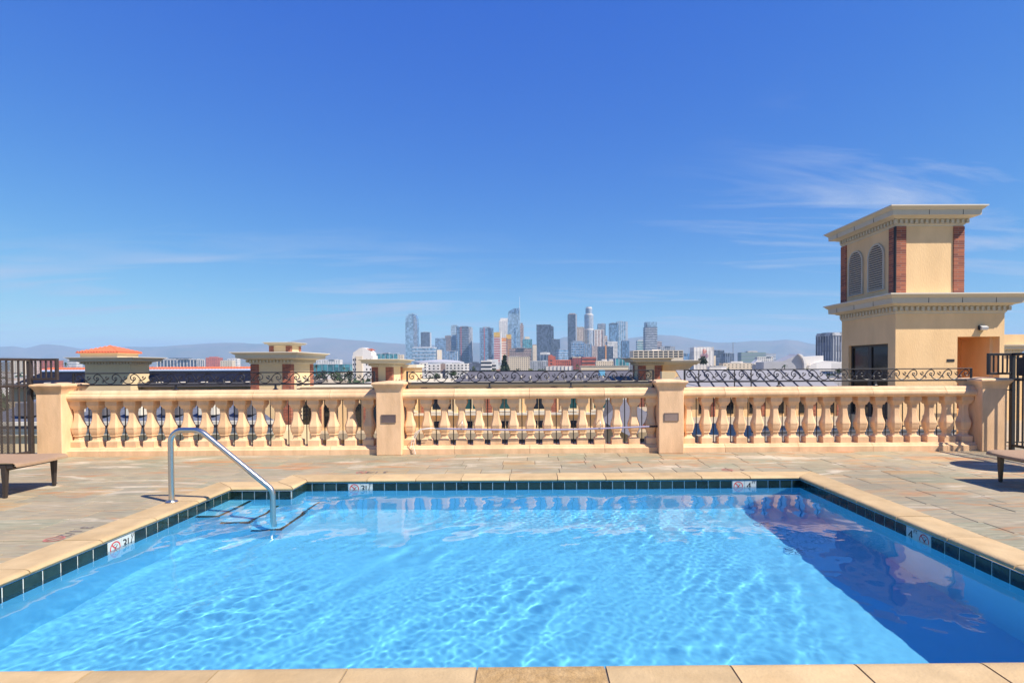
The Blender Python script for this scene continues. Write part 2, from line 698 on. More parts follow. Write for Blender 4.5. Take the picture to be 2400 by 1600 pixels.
def coping_run(p0, p1, out, m0, m1, joints=None, tan=()):
    p0, p1 = Vector(p0 + (0,)), Vector(p1 + (0,))
    L = (p1 - p0).length
    t = (p1 - p0) / L
    o = Vector(out + (0,))
    if joints is None:
        n = max(1, round(L / 0.62))
        joints = [k * L / n for k in range(n + 1)]
    for i, (a, b) in enumerate(zip(joints[:-1], joints[1:])):
        me = coping_mesh(b - a, m0 if i == 0 else 0.0, m1 if i == len(joints) - 2 else 0.0, tan_coping if i in tan else coping_mat)
        c = put('coping_stone', me, pool)
        m = Matrix((t, o, Vector((0, 0, 1)) if t.cross(o).z > 0 else Vector((0, 0, -1)))).transposed().to_4x4()
        if t.cross(o).z < 0:
            # mirror instead of turning upside down
            m = Matrix((t, o, Vector((0, 0, 1)))).transposed().to_4x4()
        m.translation = p0 + t * a + Vector((0, 0, random.uniform(-0.0012, 0.0012)))
        c.matrix_world = m


coping_run((PXL, NYF), (PXL, PYN), (-1, 0), -1, -1)
coping_run((PXL, NYF), (NXR, NYF), (0, 1), -1, 1, None)
coping_run((NXR, PYF), (NXR, NYF), (-1, 0), -1, 1, [0, math.hypot(0, PYF - NYF)])
xj = [at(px, 1125, PYF).x for px in (861, 975, 1081, 1194, 1307, 1420, 1532, 1644, 1757)]
coping_run((NXR, PYF), (PXR, PYF), (0, 1), -1, -1, [0] + [x - NXR for x in xj] + [PXR - NXR])
coping_run((PXR, PYN), (PXR, PYF), (1, 0), -1, -1)
xn = [at(px, 1548, PYN).x for px in (-380, -82, 216, 514, 815, 1118, 1418, 1711, 2003, 2300, 2600)]
xn = [x for x in xn if PXL + 0.2 < x < PXR - 0.2]
coping_run((PXL, PYN), (PXR, PYN), (0, -1), -1, -1, [0] + [x - PXL for x in xn] + [PXR - PXL], (1 + min(range(len(xn)), key=lambda k: abs(xn[k] - at(1118, 1548, PYN).x)),))

# mortar bed under the coping, seen in its joints
bed = MB()
bed.box(PXL - COPW + 0.004, PXL - 0.012, PYN - COPW + 0.004, NYF + COPW - 0.004, -0.044, -0.003)
bed.box(PXL - 0.011, NXR - COPW - 0.001, NYF + 0.012, NYF + COPW - 0.004, -0.044, -0.003)
bed.box(NXR - COPW + 0.004, NXR - 0.012, NYF + 0.012, PYF + COPW - 0.004, -0.044, -0.0032)
bed.box(NXR - 0.011, PXR + COPW - 0.004, PYF + 0.012, PYF + COPW - 0.004, -0.044, -0.003)
bed.box(PXR + 0.012, PXR + COPW - 0.004, PYN - COPW + 0.004, PYF + 0.011, -0.044, -0.003)
bed.box(PXL - 0.011, PXR + 0.011, PYN - COPW + 0.004, PYN - 0.012, -0.044, -0.003)
bed.build('mortar_bed', mat('coping_mortar', (0.24, 0.19, 0.13), 0.95, var=0.2, vscale=20), pool)
# drain covers on the floor
for (dx, dy) in ((2.68, 5.49), (2.72, 6.30)):
    dc = MB().lathe([(0.11, 0.0), (0.11, 0.012), (0.10, 0.022), (0.02, 0.026)], 24, (dx, dy, zfl(dx) - 0.004)).build('drain_cover', mat('drain_plastic', (0.17, 0.50, 0.72), 0.5), pool, 40)
    sl = MB()
    for k in range(8):
        a = math.pi * k / 8
        sl.box(-0.004, 0.004, 0.03, 0.10, 0.0235, 0.027)
    for k in range(10):
        a = 2 * math.pi * k / 10
        v = [(math.cos(a) * r - math.sin(a) * s_, math.sin(a) * r + math.cos(a) * s_, z) for z in (0.0, 0.0295) for (r, s_) in ((0.03, -0.004), (0.095, -0.004), (0.095, 0.004), (0.03, 0.004))]
        sl.add([(dx + p[0], dy + p[1], zfl(dx) + p[2]) for p in v], [(0, 3, 2, 1), (4, 5, 6, 7), (0, 1, 5, 4), (1, 2, 6, 5), (2, 3, 7, 6), (3, 0, 4, 7)])
    sl.v, sl.f = sl.v[64:], [tuple(i - 64 for i in f) for f in sl.f[48:]]
    sl.build('grate_slots', win_slot, dc)

# water
NXG, NYG = 620, 400
gx = np.linspace(PXL + 0.004, PXR - 0.004, NXG)
gy = np.linspace(PYN + 0.004, PYF - 0.004, NYG)
X, Yg = np.meshgrid(gx, gy)
rng = np.random.default_rng(4)
Z = np.zeros_like(X)


def waves(n, l0, l1, amp, base=None, spread=math.pi):
    z = np.zeros_like(X)
    for _ in range(n):
        lam = math.exp(rng.uniform(math.log(l0), math.log(l1)))
        th = rng.uniform(0, 2 * math.pi) if base is None else base + rng.normal(0, spread)
        k = 2 * math.pi / lam
        z += (lam ** 1.35) * np.sin(k * (X * math.cos(th) + Yg * math.sin(th)) + rng.uniform(0, 6.28)
                                    + 0.6 * np.sin(1.3 * X + 0.9 * Yg + rng.uniform(0, 6.28)))
    return z * amp / math.sqrt(n)


def blob(x, y, rx, ry):
    return np.exp(-((X - x) / rx) ** 2 - ((Yg - y) / ry) ** 2)


chop = 0.35 + 0.9 * blob(-2.2, 3.6, 1.5, 1.3) + 0.6 * blob(0.0, 3.1, 1.0, 1.1) + 0.5 * blob(-0.2, 4.6, .8, 1.0) \
    - 0.33 * blob(-0.75, 5.2, 0.7, 1.3) + 0.35 * blob(1.8, 4.0, 1.5, 2.0) + 0.4 * blob(1.0, 6.3, 1.6, .5) + 0.55 * blob(0.5, 6.5, 3.4, .55) + 0.35 * blob(2.6, 5.2, 1.2, 1.6) + 0.5 * blob(-3, 5.8, .8, .8)
shade = 1 - 0.45 / (1 + np.exp(-(X - 2.75) / 0.12))
chop = np.clip(chop * shade, 0.05, 1.4)
pn = waves(10, 0.9, 2.6, 1.0)
patchy = np.clip(0.9 + 0.55 * pn / pn.std(), 0.25, 2.0)
pn = waves(10, 0.7, 2.0, 1.0)
patch2 = np.clip(0.85 + 0.6 * pn / pn.std(), 0.15, 1.9)
Z = (waves(26, 0.22, 0.7, 0.0044, R(150), 0.45) * patchy + waves(30, 0.10, 0.24, 0.0036) * patch2) * (0.35 + 0.65 * chop) \
    + waves(40, 0.05, 0.10, 0.0036) * chop ** 1.5
verts = np.stack([X, Yg, WATER_Z + Z], -1).reshape(-1, 3)
ii = np.arange(NXG * NYG).reshape(NYG, NXG)
quads = np.stack([ii[:-1, :-1], ii[:-1, 1:], ii[1:, 1:], ii[1:, :-1]], -1).reshape(-1, 4)
cx = verts[quads].mean(1)
keep = ~((cx[:, 0] < NXR) & (cx[:, 1] > NYF))
quads = quads[keep]
wme = bpy.data.meshes.new('pool_water')
wme.vertices.add(len(verts))
wme.vertices.foreach_set('co', verts.ravel())
wme.loops.add(quads.size)
wme.loops.foreach_set('vertex_index', quads.ravel().astype(np.int32))
wme.polygons.add(len(quads))
wme.polygons.foreach_set('loop_start', (np.arange(len(quads)) * 4).astype(np.int32))
wme.polygons.foreach_set('use_smooth', np.ones(len(quads), dtype=bool))
wme.update(calc_edges=True)
wm = bpy.data.materials.new('pool_water')
wm.use_nodes = True
b = wm.node_tree.nodes['Principled BSDF']
b.inputs['Base Color'].default_value = (0.93, 0.985, 1.0, 1)
b.inputs['Roughness'].default_value = 0.0
b.inputs['IOR'].default_value = 1.333
b.inputs['Transmission Weight'].default_value = 1.0
wme.materials.append(wm)
water = put('pool_water', wme)
tag(water, kind='structure')
water.cycles.is_caustics_caster = True
for o in [pool] + list(pool.children_recursive):
    o.cycles.is_caustics_receiver = True

# ------------------------------------------------------------------ deck of slate paving
def slate_material():
    m = bpy.data.materials.new('slate_paving')
    m.use_nodes = True
    n, l = m.node_tree.nodes, m.node_tree.links
    b = n['Principled BSDF']
    oi = n.new('ShaderNodeObjectInfo')
    geo = n.new('ShaderNodeNewGeometry')
    mp = n.new('ShaderNodeMapping')
    mp.inputs['Scale'].default_value = (1.1, 6.5, 1.0)
    l.new(geo.outputs['Position'], mp.inputs[0])
    off = n.new('ShaderNodeVectorMath')
    off.operation = 'SCALE'
    off.inputs[0].default_value = (13.7, 7.1, 0)
    l.new(oi.outputs['Random'], off.inputs['Scale'])
    ad = n.new('ShaderNodeVectorMath')
    l.new(mp.outputs[0], ad.inputs[0])
    l.new(off.outputs[0], ad.inputs[1])
    nz = n.new('ShaderNodeTexNoise')
    nz.inputs['Scale'].default_value = 1.6
    nz.inputs['Detail'].default_value = 8
    nz.inputs['Roughness'].default_value = 0.65
    nz.inputs['Distortion'].default_value = 0.8
    l.new(ad.outputs[0], nz.inputs['Vector'])
    # colour: stone's own tint shifted by the grain
    mix = n.new('ShaderNodeMath')
    mix.operation = 'MULTIPLY_ADD'
    l.new(nz.outputs[0], mix.inputs[0])
    mix.inputs[1].default_value = 0.75
    sh = n.new('ShaderNodeMath')
    sh.operation = 'MULTIPLY_ADD'
    l.new(oi.outputs['Random'], sh.inputs[0])
    sh.inputs[1].default_value = 0.80
    sh.inputs[2].default_value = -0.30
    l.new(sh.outputs[0], mix.inputs[2])
    cr = n.new('ShaderNodeValToRGB')
    stops = [(0.0, (0.254, 0.244, 0.154)), (0.16, (0.312, 0.288, 0.184)), (0.30, (0.348, 0.288, 0.176)), (0.45, (0.290, 0.254, 0.173)),
             (0.58, (0.376, 0.295, 0.176)), (0.70, (0.334, 0.282, 0.190)), (0.80, (0.399, 0.308, 0.175)), (0.90, (0.428, 0.281, 0.131)),
             (1.0, (0.408, 0.223, 0.095))]
    e = cr.color_ramp.elements
    while len(e) < len(stops):
        e.new(0.5)
    for k, (p, c) in enumerate(stops):
        e[k].position = p
        e[k].color = c + (1,)
    l.new(mix.outputs[0], cr.inputs[0])
    # fine streaks and worn light patches
    mp2 = n.new('ShaderNodeMapping')
    mp2.inputs['Scale'].default_value = (2.0, 22, 1)
    l.new(geo.outputs['Position'], mp2.inputs[0])
    n2 = n.new('ShaderNodeTexNoise')
    n2.inputs['Scale'].default_value = 2.2
    n2.inputs['Detail'].default_value = 6
    l.new(mp2.outputs[0], n2.inputs['Vector'])
    n3 = n.new('ShaderNodeTexNoise')
    n3.inputs['Scale'].default_value = 0.55
    n3.inputs['Detail'].default_value = 5
    l.new(geo.outputs['Position'], n3.inputs['Vector'])
    v1 = n.new('ShaderNodeMapRange')
    v1.inputs['From Min'].default_value, v1.inputs['From Max'].default_value = 0.3, 0.7
    v1.inputs['To Min'].default_value, v1.inputs['To Max'].default_value = 0.74, 1.2
    l.new(n2.outputs[0], v1.inputs[0])
    v2 = n.new('ShaderNodeMapRange')
    v2.inputs['From Min'].default_value, v2.inputs['From Max'].default_value = 0.3, 0.7
    v2.inputs['To Min'].default_value, v2.inputs['To Max'].default_value = 0.80, 1.16
    l.new(n3.outputs[0], v2.inputs[0])
    mu = n.new('ShaderNodeMath')
    mu.operation = 'MULTIPLY'
    l.new(v1.outputs[0], mu.inputs[0])
    l.new(v2.outputs[0], mu.inputs[1])
    col = cr.outputs[0]
    for (sc, vec, lo, hi, amt, c_) in ((0.9, (1.0, 3.4, 1), 0.55, 0.66, 0.9, (0.46, 0.21, 0.08)), (1.3, (0.8, 4.0, 1), 0.52, 0.64, 0.75, (0.25, 0.265, 0.18)),
                                       (1.1, (0.7, 2.6, 1), 0.55, 0.66, 0.75, (0.60, 0.52, 0.38)), (2.3, (0.6, 9.0, 1), 0.62, 0.72, 0.5, (0.17, 0.12, 0.10))):
        m4 = n.new('ShaderNodeMapping')
        m4.inputs['Scale'].default_value = vec
        m4.inputs['Location'].default_value = (sc * 7, sc * 3, 0)
        l.new(ad.outputs[0] if sc > 1.2 else geo.outputs['Position'], m4.inputs[0])
        n4 = n.new('ShaderNodeTexNoise')
        n4.inputs['Scale'].default_value = sc
        n4.inputs['Detail'].default_value = 7
        n4.inputs['Roughness'].default_value = 0.62
        n4.inputs['Distortion'].default_value = 1.0
        l.new(m4.outputs[0], n4.inputs['Vector'])
        r4 = n.new('ShaderNodeMapRange')
        r4.inputs['From Min'].default_value, r4.inputs['From Max'].default_value = lo, hi
        r4.inputs['To Max'].default_value = amt
        l.new(n4.outputs[0], r4.inputs[0])
        x4 = n.new('ShaderNodeMix')
        x4.data_type = 'RGBA'
        l.new(r4.outputs[0], x4.inputs['Factor'])
        l.new(col, x4.inputs['A'])
        x4.inputs['B'].default_value = c_ + (1,)
        col = x4.outputs['Result']
    hs = n.new('ShaderNodeHueSaturation')
    l.new(col, hs.inputs['Color'])
    l.new(mu.outputs[0], hs.inputs['Value'])
    l.new(hs.outputs[0], b.inputs['Base Color'])
    b.inputs['Roughness'].default_value = 0.72
    bp = n.new('ShaderNodeBump')
    bp.inputs['Strength'].default_value = 0.35
    bp.inputs['Distance'].default_value = 0.012
    l.new(nz.outputs[0], bp.inputs['Height'])
    l.new(bp.outputs[0], b.inputs['Normal'])
    return m


slate = slate_material()
DX0, DX1, DY0, DY1 = -14.0, 14.0, -3.0, 9.36
OX0, OX1, OY0, OY1 = PXL - COPW, PXR + COPW, PYN - COPW, PYF + COPW
NOX, NOY = NXR - COPW, NYF + COPW
g = 0.008
dk = MB()
for (x0, x1, y0, y1) in ((DX0, DX1, DY0, OY0), (DX0, OX0, OY0, OY1), (OX1, DX1, OY0, OY1), (DX0, DX1, OY1, DY1), (OX0, NOX, NOY, OY1)):
    dk.sheet(x0, x1, y0, y1, -0.007)
dk.prism([(DX0, DY1 - 0.01), (DX1, DY1 - 0.01), (DX1, DY1), (DX0, DY1)], -0.6, -0.008, 'z')
deck = dk.build('pool_deck', mortar_mat)
tag(deck, kind='structure')


def photo_px(p):
    q = CAM_R.transposed() @ (Vector(p) - Vector((0, 0, CAM_Z)))
    if q.z > -0.2:
        return None
    return (PX0 + F_PX * q.x / -q.z, PY0 - F_PX * q.y / -q.z)


def in_photo(x0, x1, y0, y1):
    ps = [photo_px((x, y, 0)) for x in (x0, x1) for y in (y0, y1)]
    ps = [p for p in ps if p]
    if len(ps) < 4:
        return False
    return (max(p[0] for p in ps) > 0 and min(p[0] for p in ps) < 2400 and min(p[1] for p in ps) < 1600)


rows = []
y = OY1
while y < DY1 - 0.05:
    rows.append((y, min(y + 0.325, DY1)))
    y += 0.325
rows += [(NOY, NOY + 0.21), (NOY + 0.21, OY1)]
n_side = 14
hs_ = (NOY - OY0) / n_side
rows += [(OY0 + k * hs_, OY0 + (k + 1) * hs_) for k in range(n_side)]
y = OY0
while y > DY0 + 0.1:
    rows.append((max(y - 0.33, DY0), y))
    y -= 0.33
rt = random.Random(11)
stones = []
for (y0, y1) in rows:
    if y0 >= OY1 - 1e-6 or y1 <= OY0 + 1e-6:
        spans = [(DX0, DX1)]
    elif y0 >= NOY - 1e-6:
        spans = [(DX0, NOX), (OX1, DX1)]
    else:
        spans = [(DX0, OX0), (OX1, DX1)]
    for a, b in spans:
        x = a
        x -= rt.uniform(0, 0.5)
        first = True
        while x < b - 0.02:
            L = rt.choice((0.42, 0.48, 0.54, 0.60, 0.66, 0.75, 0.84))
            e = x + L
            s, e2 = max(x, a), min(e, b)
            if b - e2 < 0.12:
                e2 = b
            if e2 - s > 0.03:
                stones.append((s, e2, y0, y1))
            x = e if e2 < b else b
stone_me = {}
vis = [q for q in stones if in_photo(*q)]
vis.sort(key=lambda q: q[2])
far = vis[300:]
pick = set(vis[:300])
rest = MB()
for q in stones:
    (x0, x1, y0, y1) = q
    w, d = round((x1 - x0) / 0.02) * 0.02, round(y1 - y0, 3)
    if q in pick:
        key = (round(w, 2), d)
        if key not in stone_me:
            c = MB().cbox(-(w - g) / 2, (w - g) / 2, -(d - g) / 2, (d - g) / 2, -0.03, 0, 0.003)
            stone_me[key] = c.mesh('paving_stone', slate)
        o = put('paving_stone', stone_me[key], deck)
        sx = (x1 - x0 - g) / (w - g)
        o.scale = (sx, 1, 1)
        o.location = ((x0 + x1) / 2, (y0 + y1) / 2, rt.uniform(-0.0018, 0.0018))
    else:
        z = rt.uniform(-0.0015, 0.0015)
        rest.box(x0 + g / 2, x1 - g / 2, y0 + g / 2, y1 - g / 2, -0.03, z)
tag(rest.build('paving', slate, deck), kind='stuff')


# worn depth lettering on the paving round the pool
def deck_mark(x, y, rot, body):
    m = Matrix.Translation((x, y, 0.0035)) @ Matrix.Rotation(rot, 4, 'Z')
    r = MB()
    ro, ri, n = 0.075, 0.058, 24
    vs = [(ro * math.cos(2 * math.pi * i / n), ro * math.sin(2 * math.pi * i / n), 0) for i in range(n)] + \
         [(ri * math.cos(2 * math.pi * i / n), ri * math.sin(2 * math.pi * i / n), 0) for i in range(n)]
    r.add(vs, [(i, (i + 1) % n, n + (i + 1) % n, n + i) for i in range(n)])
    r.add([(-0.05, 0.036, 0), (-0.036, 0.05, 0), (0.05, -0.036, 0), (0.036, -0.05, 0)], [(0, 3, 2, 1)])
    o = r.build('prohibition_ring', ink_red_worn, deck)
    o.matrix_world = m @ Matrix.Translation((0.12, 0, 0))
    o = put('lettering', text_mesh(body, 0.15, ink_black_worn), deck)
    o.matrix_world = m @ Matrix.Translation((-0.09, 0, 0))


deck_mark(-4.06, 4.72, R(-90), '3 1/2')
deck_mark(at(868, 1109, 7.42).x, 7.42, R(180), '3 1/2')
deck_mark(at(1725, 1106, 7.42).x, 7.42, R(180), '4')

# ------------------------------------------------------------------ balustrade
cast = mat('cast_stone', (0.80, 0.525, 0.30), 0.85, stretch=(1.6, 1.6, 0.45), var=0.13, vscale=3.5, bump=0.25, bscale=70, rand=0.06, second=(0.65, 0.415, 0.225))
iron = mat('black_iron', (0.018, 0.018, 0.022), 0.45, var=0.3, vscale=30, spec=0.5)
bronze_paint = mat('brown_paint', (0.050, 0.036, 0.030), 0.5, var=0.2, vscale=20)
BY = 9.08
bal_prof = [(0.090, 0.0), (0.090, 0.098), (0.086, 0.104), (0.076, 0.112), (0.064, 0.128), (0.058, 0.136), (0.056, 0.175), (0.060, 0.184),
            (0.074, 0.189), (0.074, 0.199), (0.069, 0.203), (0.080, 0.225), (0.090, 0.255), (0.096, 0.290), (0.0975, 0.318), (0.0995, 0.322),
            (0.0995, 0.330), (0.094, 0.352), (0.082, 0.39), (0.070, 0.43), (0.062, 0.475), (0.058, 0.53), (0.0575, 0.592), (0.064, 0.597), (0.064, 0.607),
            (0.061, 0.612), (0.068, 0.640), (0.080, 0.668), (0.092, 0.690), (0.097, 0.700), (0.097, 0.778)]
NK = 0.93
bal_me = MB().sqlathe(bal_prof[:4]).octlathe([(r * NK, z) for r, z in bal_prof[3:27]], 0.34).sqlathe(bal_prof[26:]).mesh('baluster', cast, 25)
rod_me = MB().lathe([(0.008, 0.12), (0.008, 0.92)], 8).mesh('rod', iron, 40)
rail_prof = [(0.13, 0.905), (-0.10, 0.905), (-0.128, 0.912), (-0.150, 0.930), (-0.160, 0.955), (-0.158, 0.982), (-0.145, 1.005), (-0.128, 1.016),
             (-0.122, 1.022), (-0.122, 1.034), (-0.112, 1.044), (-0.100, 1.064), (-0.094, 1.072), (0.10, 1.076), (0.13, 1.05)]
plinth_prof = [(0.15, -0.02), (-0.165, -0.02), (-0.165, 0.085), (-0.158, 0.092), (-0.135, 0.104), (-0.128, 0.126), (-0.12, 0.134), (0.15, 0.138)]


def balustrade(x0, x1, c0, c1, n, label, joints_px):
    t = thing('stone_balustrade', label, 'balustrade', ((x0 + x1) / 2, BY, 0), 'balustrade bays along the deck edge')
    ox = (x0 + x1) / 2
    for k in range(n):
        x = c0 + (c1 - c0) * k / (n - 1)
        o = put('baluster', bal_me, t, (x - ox, 0, 0.132))
        o.rotation_euler.z = rt.uniform(-0.02, 0.02)
        if k < n - 1:
            put('rod', rod_me, t, (x - ox + (c1 - c0) / (n - 1) / 2, 0.02, 0))
    xs = [x0] + [at(px, 930, BY).x for px in joints_px] + [x1]
    for a, b in zip(xs[:-1], xs[1:]):
        for nm, pr in (('rail_stone', rail_prof), ('plinth_stone', plinth_prof)):
            m_ = MB().prism(pr, a - ox + 0.0025, b - ox - 0.0025, 'x')
            m_.build(nm, cast, t, 30, fix=True)
    # dark mortar core seen only in the joints
    MB().box(x0 - ox + 0.01, x1 - ox - 0.01, -0.10, 0.10, 0.91, 1.06).box(x0 - ox + 0.01, x1 - ox - 0.01, -0.12, 0.12, 0.0, 0.12).build('joint_mortar', mortar_mat, t)
    return t


PW = 0.205
PIER_X = (-7.84, -2.325, 2.295, 7.615)
balustrade(PIER_X[0] + PW, PIER_X[1] - PW, -7.56, -2.71, 17, 'cream stone balustrade bay on the left, nearest the steel pool handrail', (249, 426, 603, 780))
balustrade(PIER_X[1] + PW, PIER_X[2] - PW, -2.03, 2.01, 15, 'cream stone balustrade bay in the middle with the pole hung across it', (1067, 1241, 1414))
balustrade(PIER_X[2] + PW, PIER_X[3] - PW, 2.64, 7.30, 17, 'cream stone balustrade bay on the right, in front of the tower', (1692, 1862, 2033, 2203))

shaft_me = MB().cbox(-PW, PW, -0.23, 0.23, 0.0, 1.06, 0.008).mesh('shaft', cast)
cap_me = MB().rings([[(-PW - o, -0.23 - o, z), (PW + o, -0.23 - o, z), (PW + o, 0.23 + o, z), (-PW - o, 0.23 + o, z)] for o, z in
                     ((0.0, 1.03), (0.004, 1.05), (0.010, 1.075), (0.022, 1.105), (0.038, 1.13), (0.050, 1.145), (0.056, 1.155), (0.060, 1.166), (0.058, 1.18), (0.05, 1.190), (0.0, 1.20), (-0.15, 1.215))]).mesh('cap', cast, 40)
pier_labels = ('cream stone pier at the left end beside the brown fence', 'cream stone pier with louvred light, left of the hanging pole',
               'cream stone pier with louvred light, right of the hanging pole', 'cream stone pier at the right end beside the black fence')
for i, x in enumerate(PIER_X):
    p = thing('stone_pier', pier_labels[i], 'pier', (x, BY - 0.02, 0), 'piers of the balustrade')
    put('shaft', shaft_me, p)
    put('cap', cap_me, p)
    if i in (1, 2):
        lv = MB().box(-0.118, 0.118, -0.012, 0, -0.066, -0.058).box(-0.118, 0.118, -0.012, 0, 0.058, 0.066) \
            .box(-0.118, -0.110, -0.012, 0, -0.058, 0.058).box(0.110, 0.118, -0.012, 0, -0.058, 0.058).box(-0.11, 0.11, -0.003, 0, -0.058, 0.058) \
            .build('step_light', mat('light_bronze', (0.20, 0.145, 0.125), 0.5, metal=0.3, var=0.1), p)
        lv.location = (0.0, -0.231, 0.60)
        for k in range(7):
            z = -0.05 + k * 0.0167
            s_ = MB().prism([(-0.0032, z - 0.006), (-0.011, z - 0.006), (-0.0032, z + 0.006)], -0.109, 0.109, 'x').build('slat', MATS['light_bronze'], lv, fix=True)

# crack through the plinth beside the second pier
crk = MB()
cp = [(966, 1028), (962, 1036), (965, 1043), (961, 1049), (966, 1054), (963, 1060)]
for (p0, p1) in zip(cp[:-1], cp[1:]):
    q0, q1 = at(p0[0], p0[1], BY - 0.168), at(p1[0], p1[1], BY - 0.168)
    if q0.z < 0.10 or True:
        crk.add([(q0.x - 0.004, BY - 0.167, min(q0.z, 0.084)), (q0.x + 0.004, BY - 0.167, min(q0.z, 0.084)), (q1.x + 0.004, BY - 0.167, max(0.003, min(q1.z, 0.084))), (q1.x - 0.004, BY - 0.167, max(0.003, min(q1.z, 0.084)))], [(0, 3, 2, 1)])
bay2 = [o for o in COL.objects if o.name.startswith('stone_balustrade') and o.parent is None][1]
co_ = crk.build('crack', mortar_mat, bay2)
co_.location = -Vector(bay2.location)

# ------------------------------------------------------------------ scroll railings on the balustrade
def spiral(cx, cz, r0, a0, turns, sgn, k=0.35, n=18):
    """points from the eye outwards"""
    pts = []
    for i in range(n + 1):
        t = i / n
        a = a0 - sgn * turns * 2 * math.pi * (1 - t)
        r = r0 * (k + (1 - k) * t) * (0.25 + 0.75 * t)
        pts.append((cx + r * math.cos(a), cz + r * math.sin(a)))
    return pts


SH = 0.172          # clear height between the bars


def bez(p0, p1, p2, p3, n=10):
    out = []
    for i in range(1, n + 1):
        t = i / n
        u = 1 - t
        out.append((u ** 3 * p0[0] + 3 * u * u * t * p1[0] + 3 * u * t * t * p2[0] + t ** 3 * p3[0],
                    u ** 3 * p0[1] + 3 * u * u * t * p1[1] + 3 * u * t * t * p2[1] + t ** 3 * p3[1]))
    return out


def scroll_mesh(flip):
    b = MB()
    h = SH / 2
    # big spiral whose tail swings down to the foot of the next one
    big = spiral(0.0, 0.012, h - 0.018, math.pi * 0.5, 1.35, -1, 0.30, 26)
    big += bez((0.0, h - 0.006), (0.10, h - 0.006), (0.10, -h + 0.006), (0.205, -h + 0.004), 12)
    big += bez((0.205, -h + 0.004), (0.27, -h + 0.004), (0.300, -0.035), (0.296, 0.0), 7)
    small = spiral(0.155, 0.030, 0.036, math.pi * 0.0, 1.1, 1, 0.35, 14)
    small += bez((0.191, 0.030), (0.19, 0.0), (0.15, -0.03), (0.098, -0.02), 6)
    low = spiral(0.086, -0.048, 0.026, math.pi * 0.6, 1.0, 1, 0.4, 12)
    low += bez((0.078, -0.023), (0.11, -0.02), (0.12, -0.03), (0.14, -0.048), 5)
    for pts, r in ((big, 0.0078), (small, 0.0066), (low, 0.006)):
        if flip:
            pts = [(-x, z) for x, z in pts]
        b.tube([(x, 0, z) for x, z in pts], r, 5)
    return b.mesh('scroll', iron, 60)


scr = {False: scroll_mesh(False), True: scroll_mesh(True)}
foot_prof = [(0.034, 0.0), (0.034, 0.008), (0.022, 0.014), (0.014, 0.03), (0.012, 0.085)]


def railing(px0, px1, label, feet_px):
    x0, x1 = at(px0, 880, BY).x, at(px1, 880, BY).x
    xm = (x0 + x1) / 2
    zb = 1.076
    t = thing('scroll_railing', label, 'railing', (xm, BY + 0.01, zb), 'scroll railings on top of the balustrade')
    L = x1 - x0
    MB().cbox(-L / 2, L / 2, -0.014, 0.014, 0.278, 0.296, 0.003).build('top_bar', iron, t)
    MB().cbox(-L / 2, L / 2, -0.014, 0.014, 0.078, 0.104, 0.003).build('bottom_bar', iron, t)
    for s in (-1, 1):
        MB().cbox(s * (L / 2 - 0.014) - 0.014, s * (L / 2 - 0.014) + 0.014, -0.0145, 0.0145, 0.0, 0.2965, 0.003).box(s * (L / 2 - 0.014) - 0.03, s * (L / 2 - 0.014) + 0.03, -0.03, 0.03, 0, 0.006).build('post', iron, t)
    for px in feet_px:
        MB().sqlathe(foot_prof, (at(px, 900, BY).x - xm, 0, 0)).build('foot', iron, t)
    n = round((L - 0.12) / 0.287)
    n -= n % 2
    pitch = (L - 0.16) / n
    for k in range(n):
        left = k < n // 2
        if left:
            x = -L / 2 + 0.10 + k * pitch
            o = put('scroll', scr[False], t, (x, 0, 0.191))
        else:
            x = L / 2 - 0.10 - (n - 1 - k) * pitch
            o = put('scroll', scr[True], t, (x, 0, 0.191))
        o.scale = (pitch / 0.296, 1, 1)


railing(169, 879, 'black wrought iron scroll railing on the left balustrade bay', (411, 645))
railing(952, 1533, 'black wrought iron scroll railing on the middle balustrade bay', (1147, 1338))
railing(1603, 2279, 'black wrought iron scroll railing on the right balustrade bay', (1826, 2053))

# ------------------------------------------------------------------ pool handrail
steel = mat('brushed_steel', (0.58, 0.56, 0.52), 0.30, metal=1.0, var=0.06, vscale=40)
hr = thing('pool_handrail', 'bent stainless steel handrail leading into the pool steps', 'handrail', (-3.885, 5.84, 0.004))
pts = []


def arc(c, r, a0, a1, n=8):
    return [(c[0] + r * math.cos(a0 + (a1 - a0) * k / n), c[1] + r * math.sin(a0 + (a1 - a0) * k / n)) for k in range(n + 1)]


hx = lambda px: (at(px, 1003, 5.84).x + 3.885)
topz, r1 = 0.775, 0.13
slope_a = math.atan2(0.60, hx(633) - hx(478))
p2 = [(0, 0.0), (0, 0.3)] + arc((r1, topz - r1), r1, math.pi, math.pi / 2)
xk = hx(452)
p2 += arc((xk, topz - 0.20), 0.20, math.pi / 2, math.pi / 2 - slope_a)
ex, ez = hx(637), 0.10
p_last = p2[-1]
# run down the slope until the bend into the water
kx = ex - 0.0
sx_, sz_ = math.cos(-slope_a), math.sin(-slope_a)
dlen = (kx - 0.12 * (1 - math.sin(slope_a)) - p_last[0]) / sx_
q = (p_last[0] + sx_ * dlen, p_last[1] + sz_ * dlen)
bend_c = (q[0] - 0.12 * math.sin(slope_a), q[1] - 0.12 * math.cos(slope_a))
p2 += arc(bend_c, 0.12, math.pi / 2 - slope_a, 0.0)
p2 += [(p2[-1][0], -0.30), (p2[-1][0], -0.62)]
MB().tube([(x, 0, z) for x, z in p2], 0.0285, 20).build('tube', steel, hr, 60)
MB().lathe([(0.062, 0.0), (0.062, 0.006), (0.056, 0.014), (0.036, 0.018), (0.034, 0.026)], 24).build('escutcheon', steel, hr, 35)
for dz in (0.075, 0.20):
    b_ = MB().lathe([(0.006, 0), (0.006, 0.006), (0.003, 0.009)], 8).build('bolt', steel, hr)
    b_.rotation_euler = (R(90), 0, 0)
    b_.location = (-0.004, -0.028, dz)

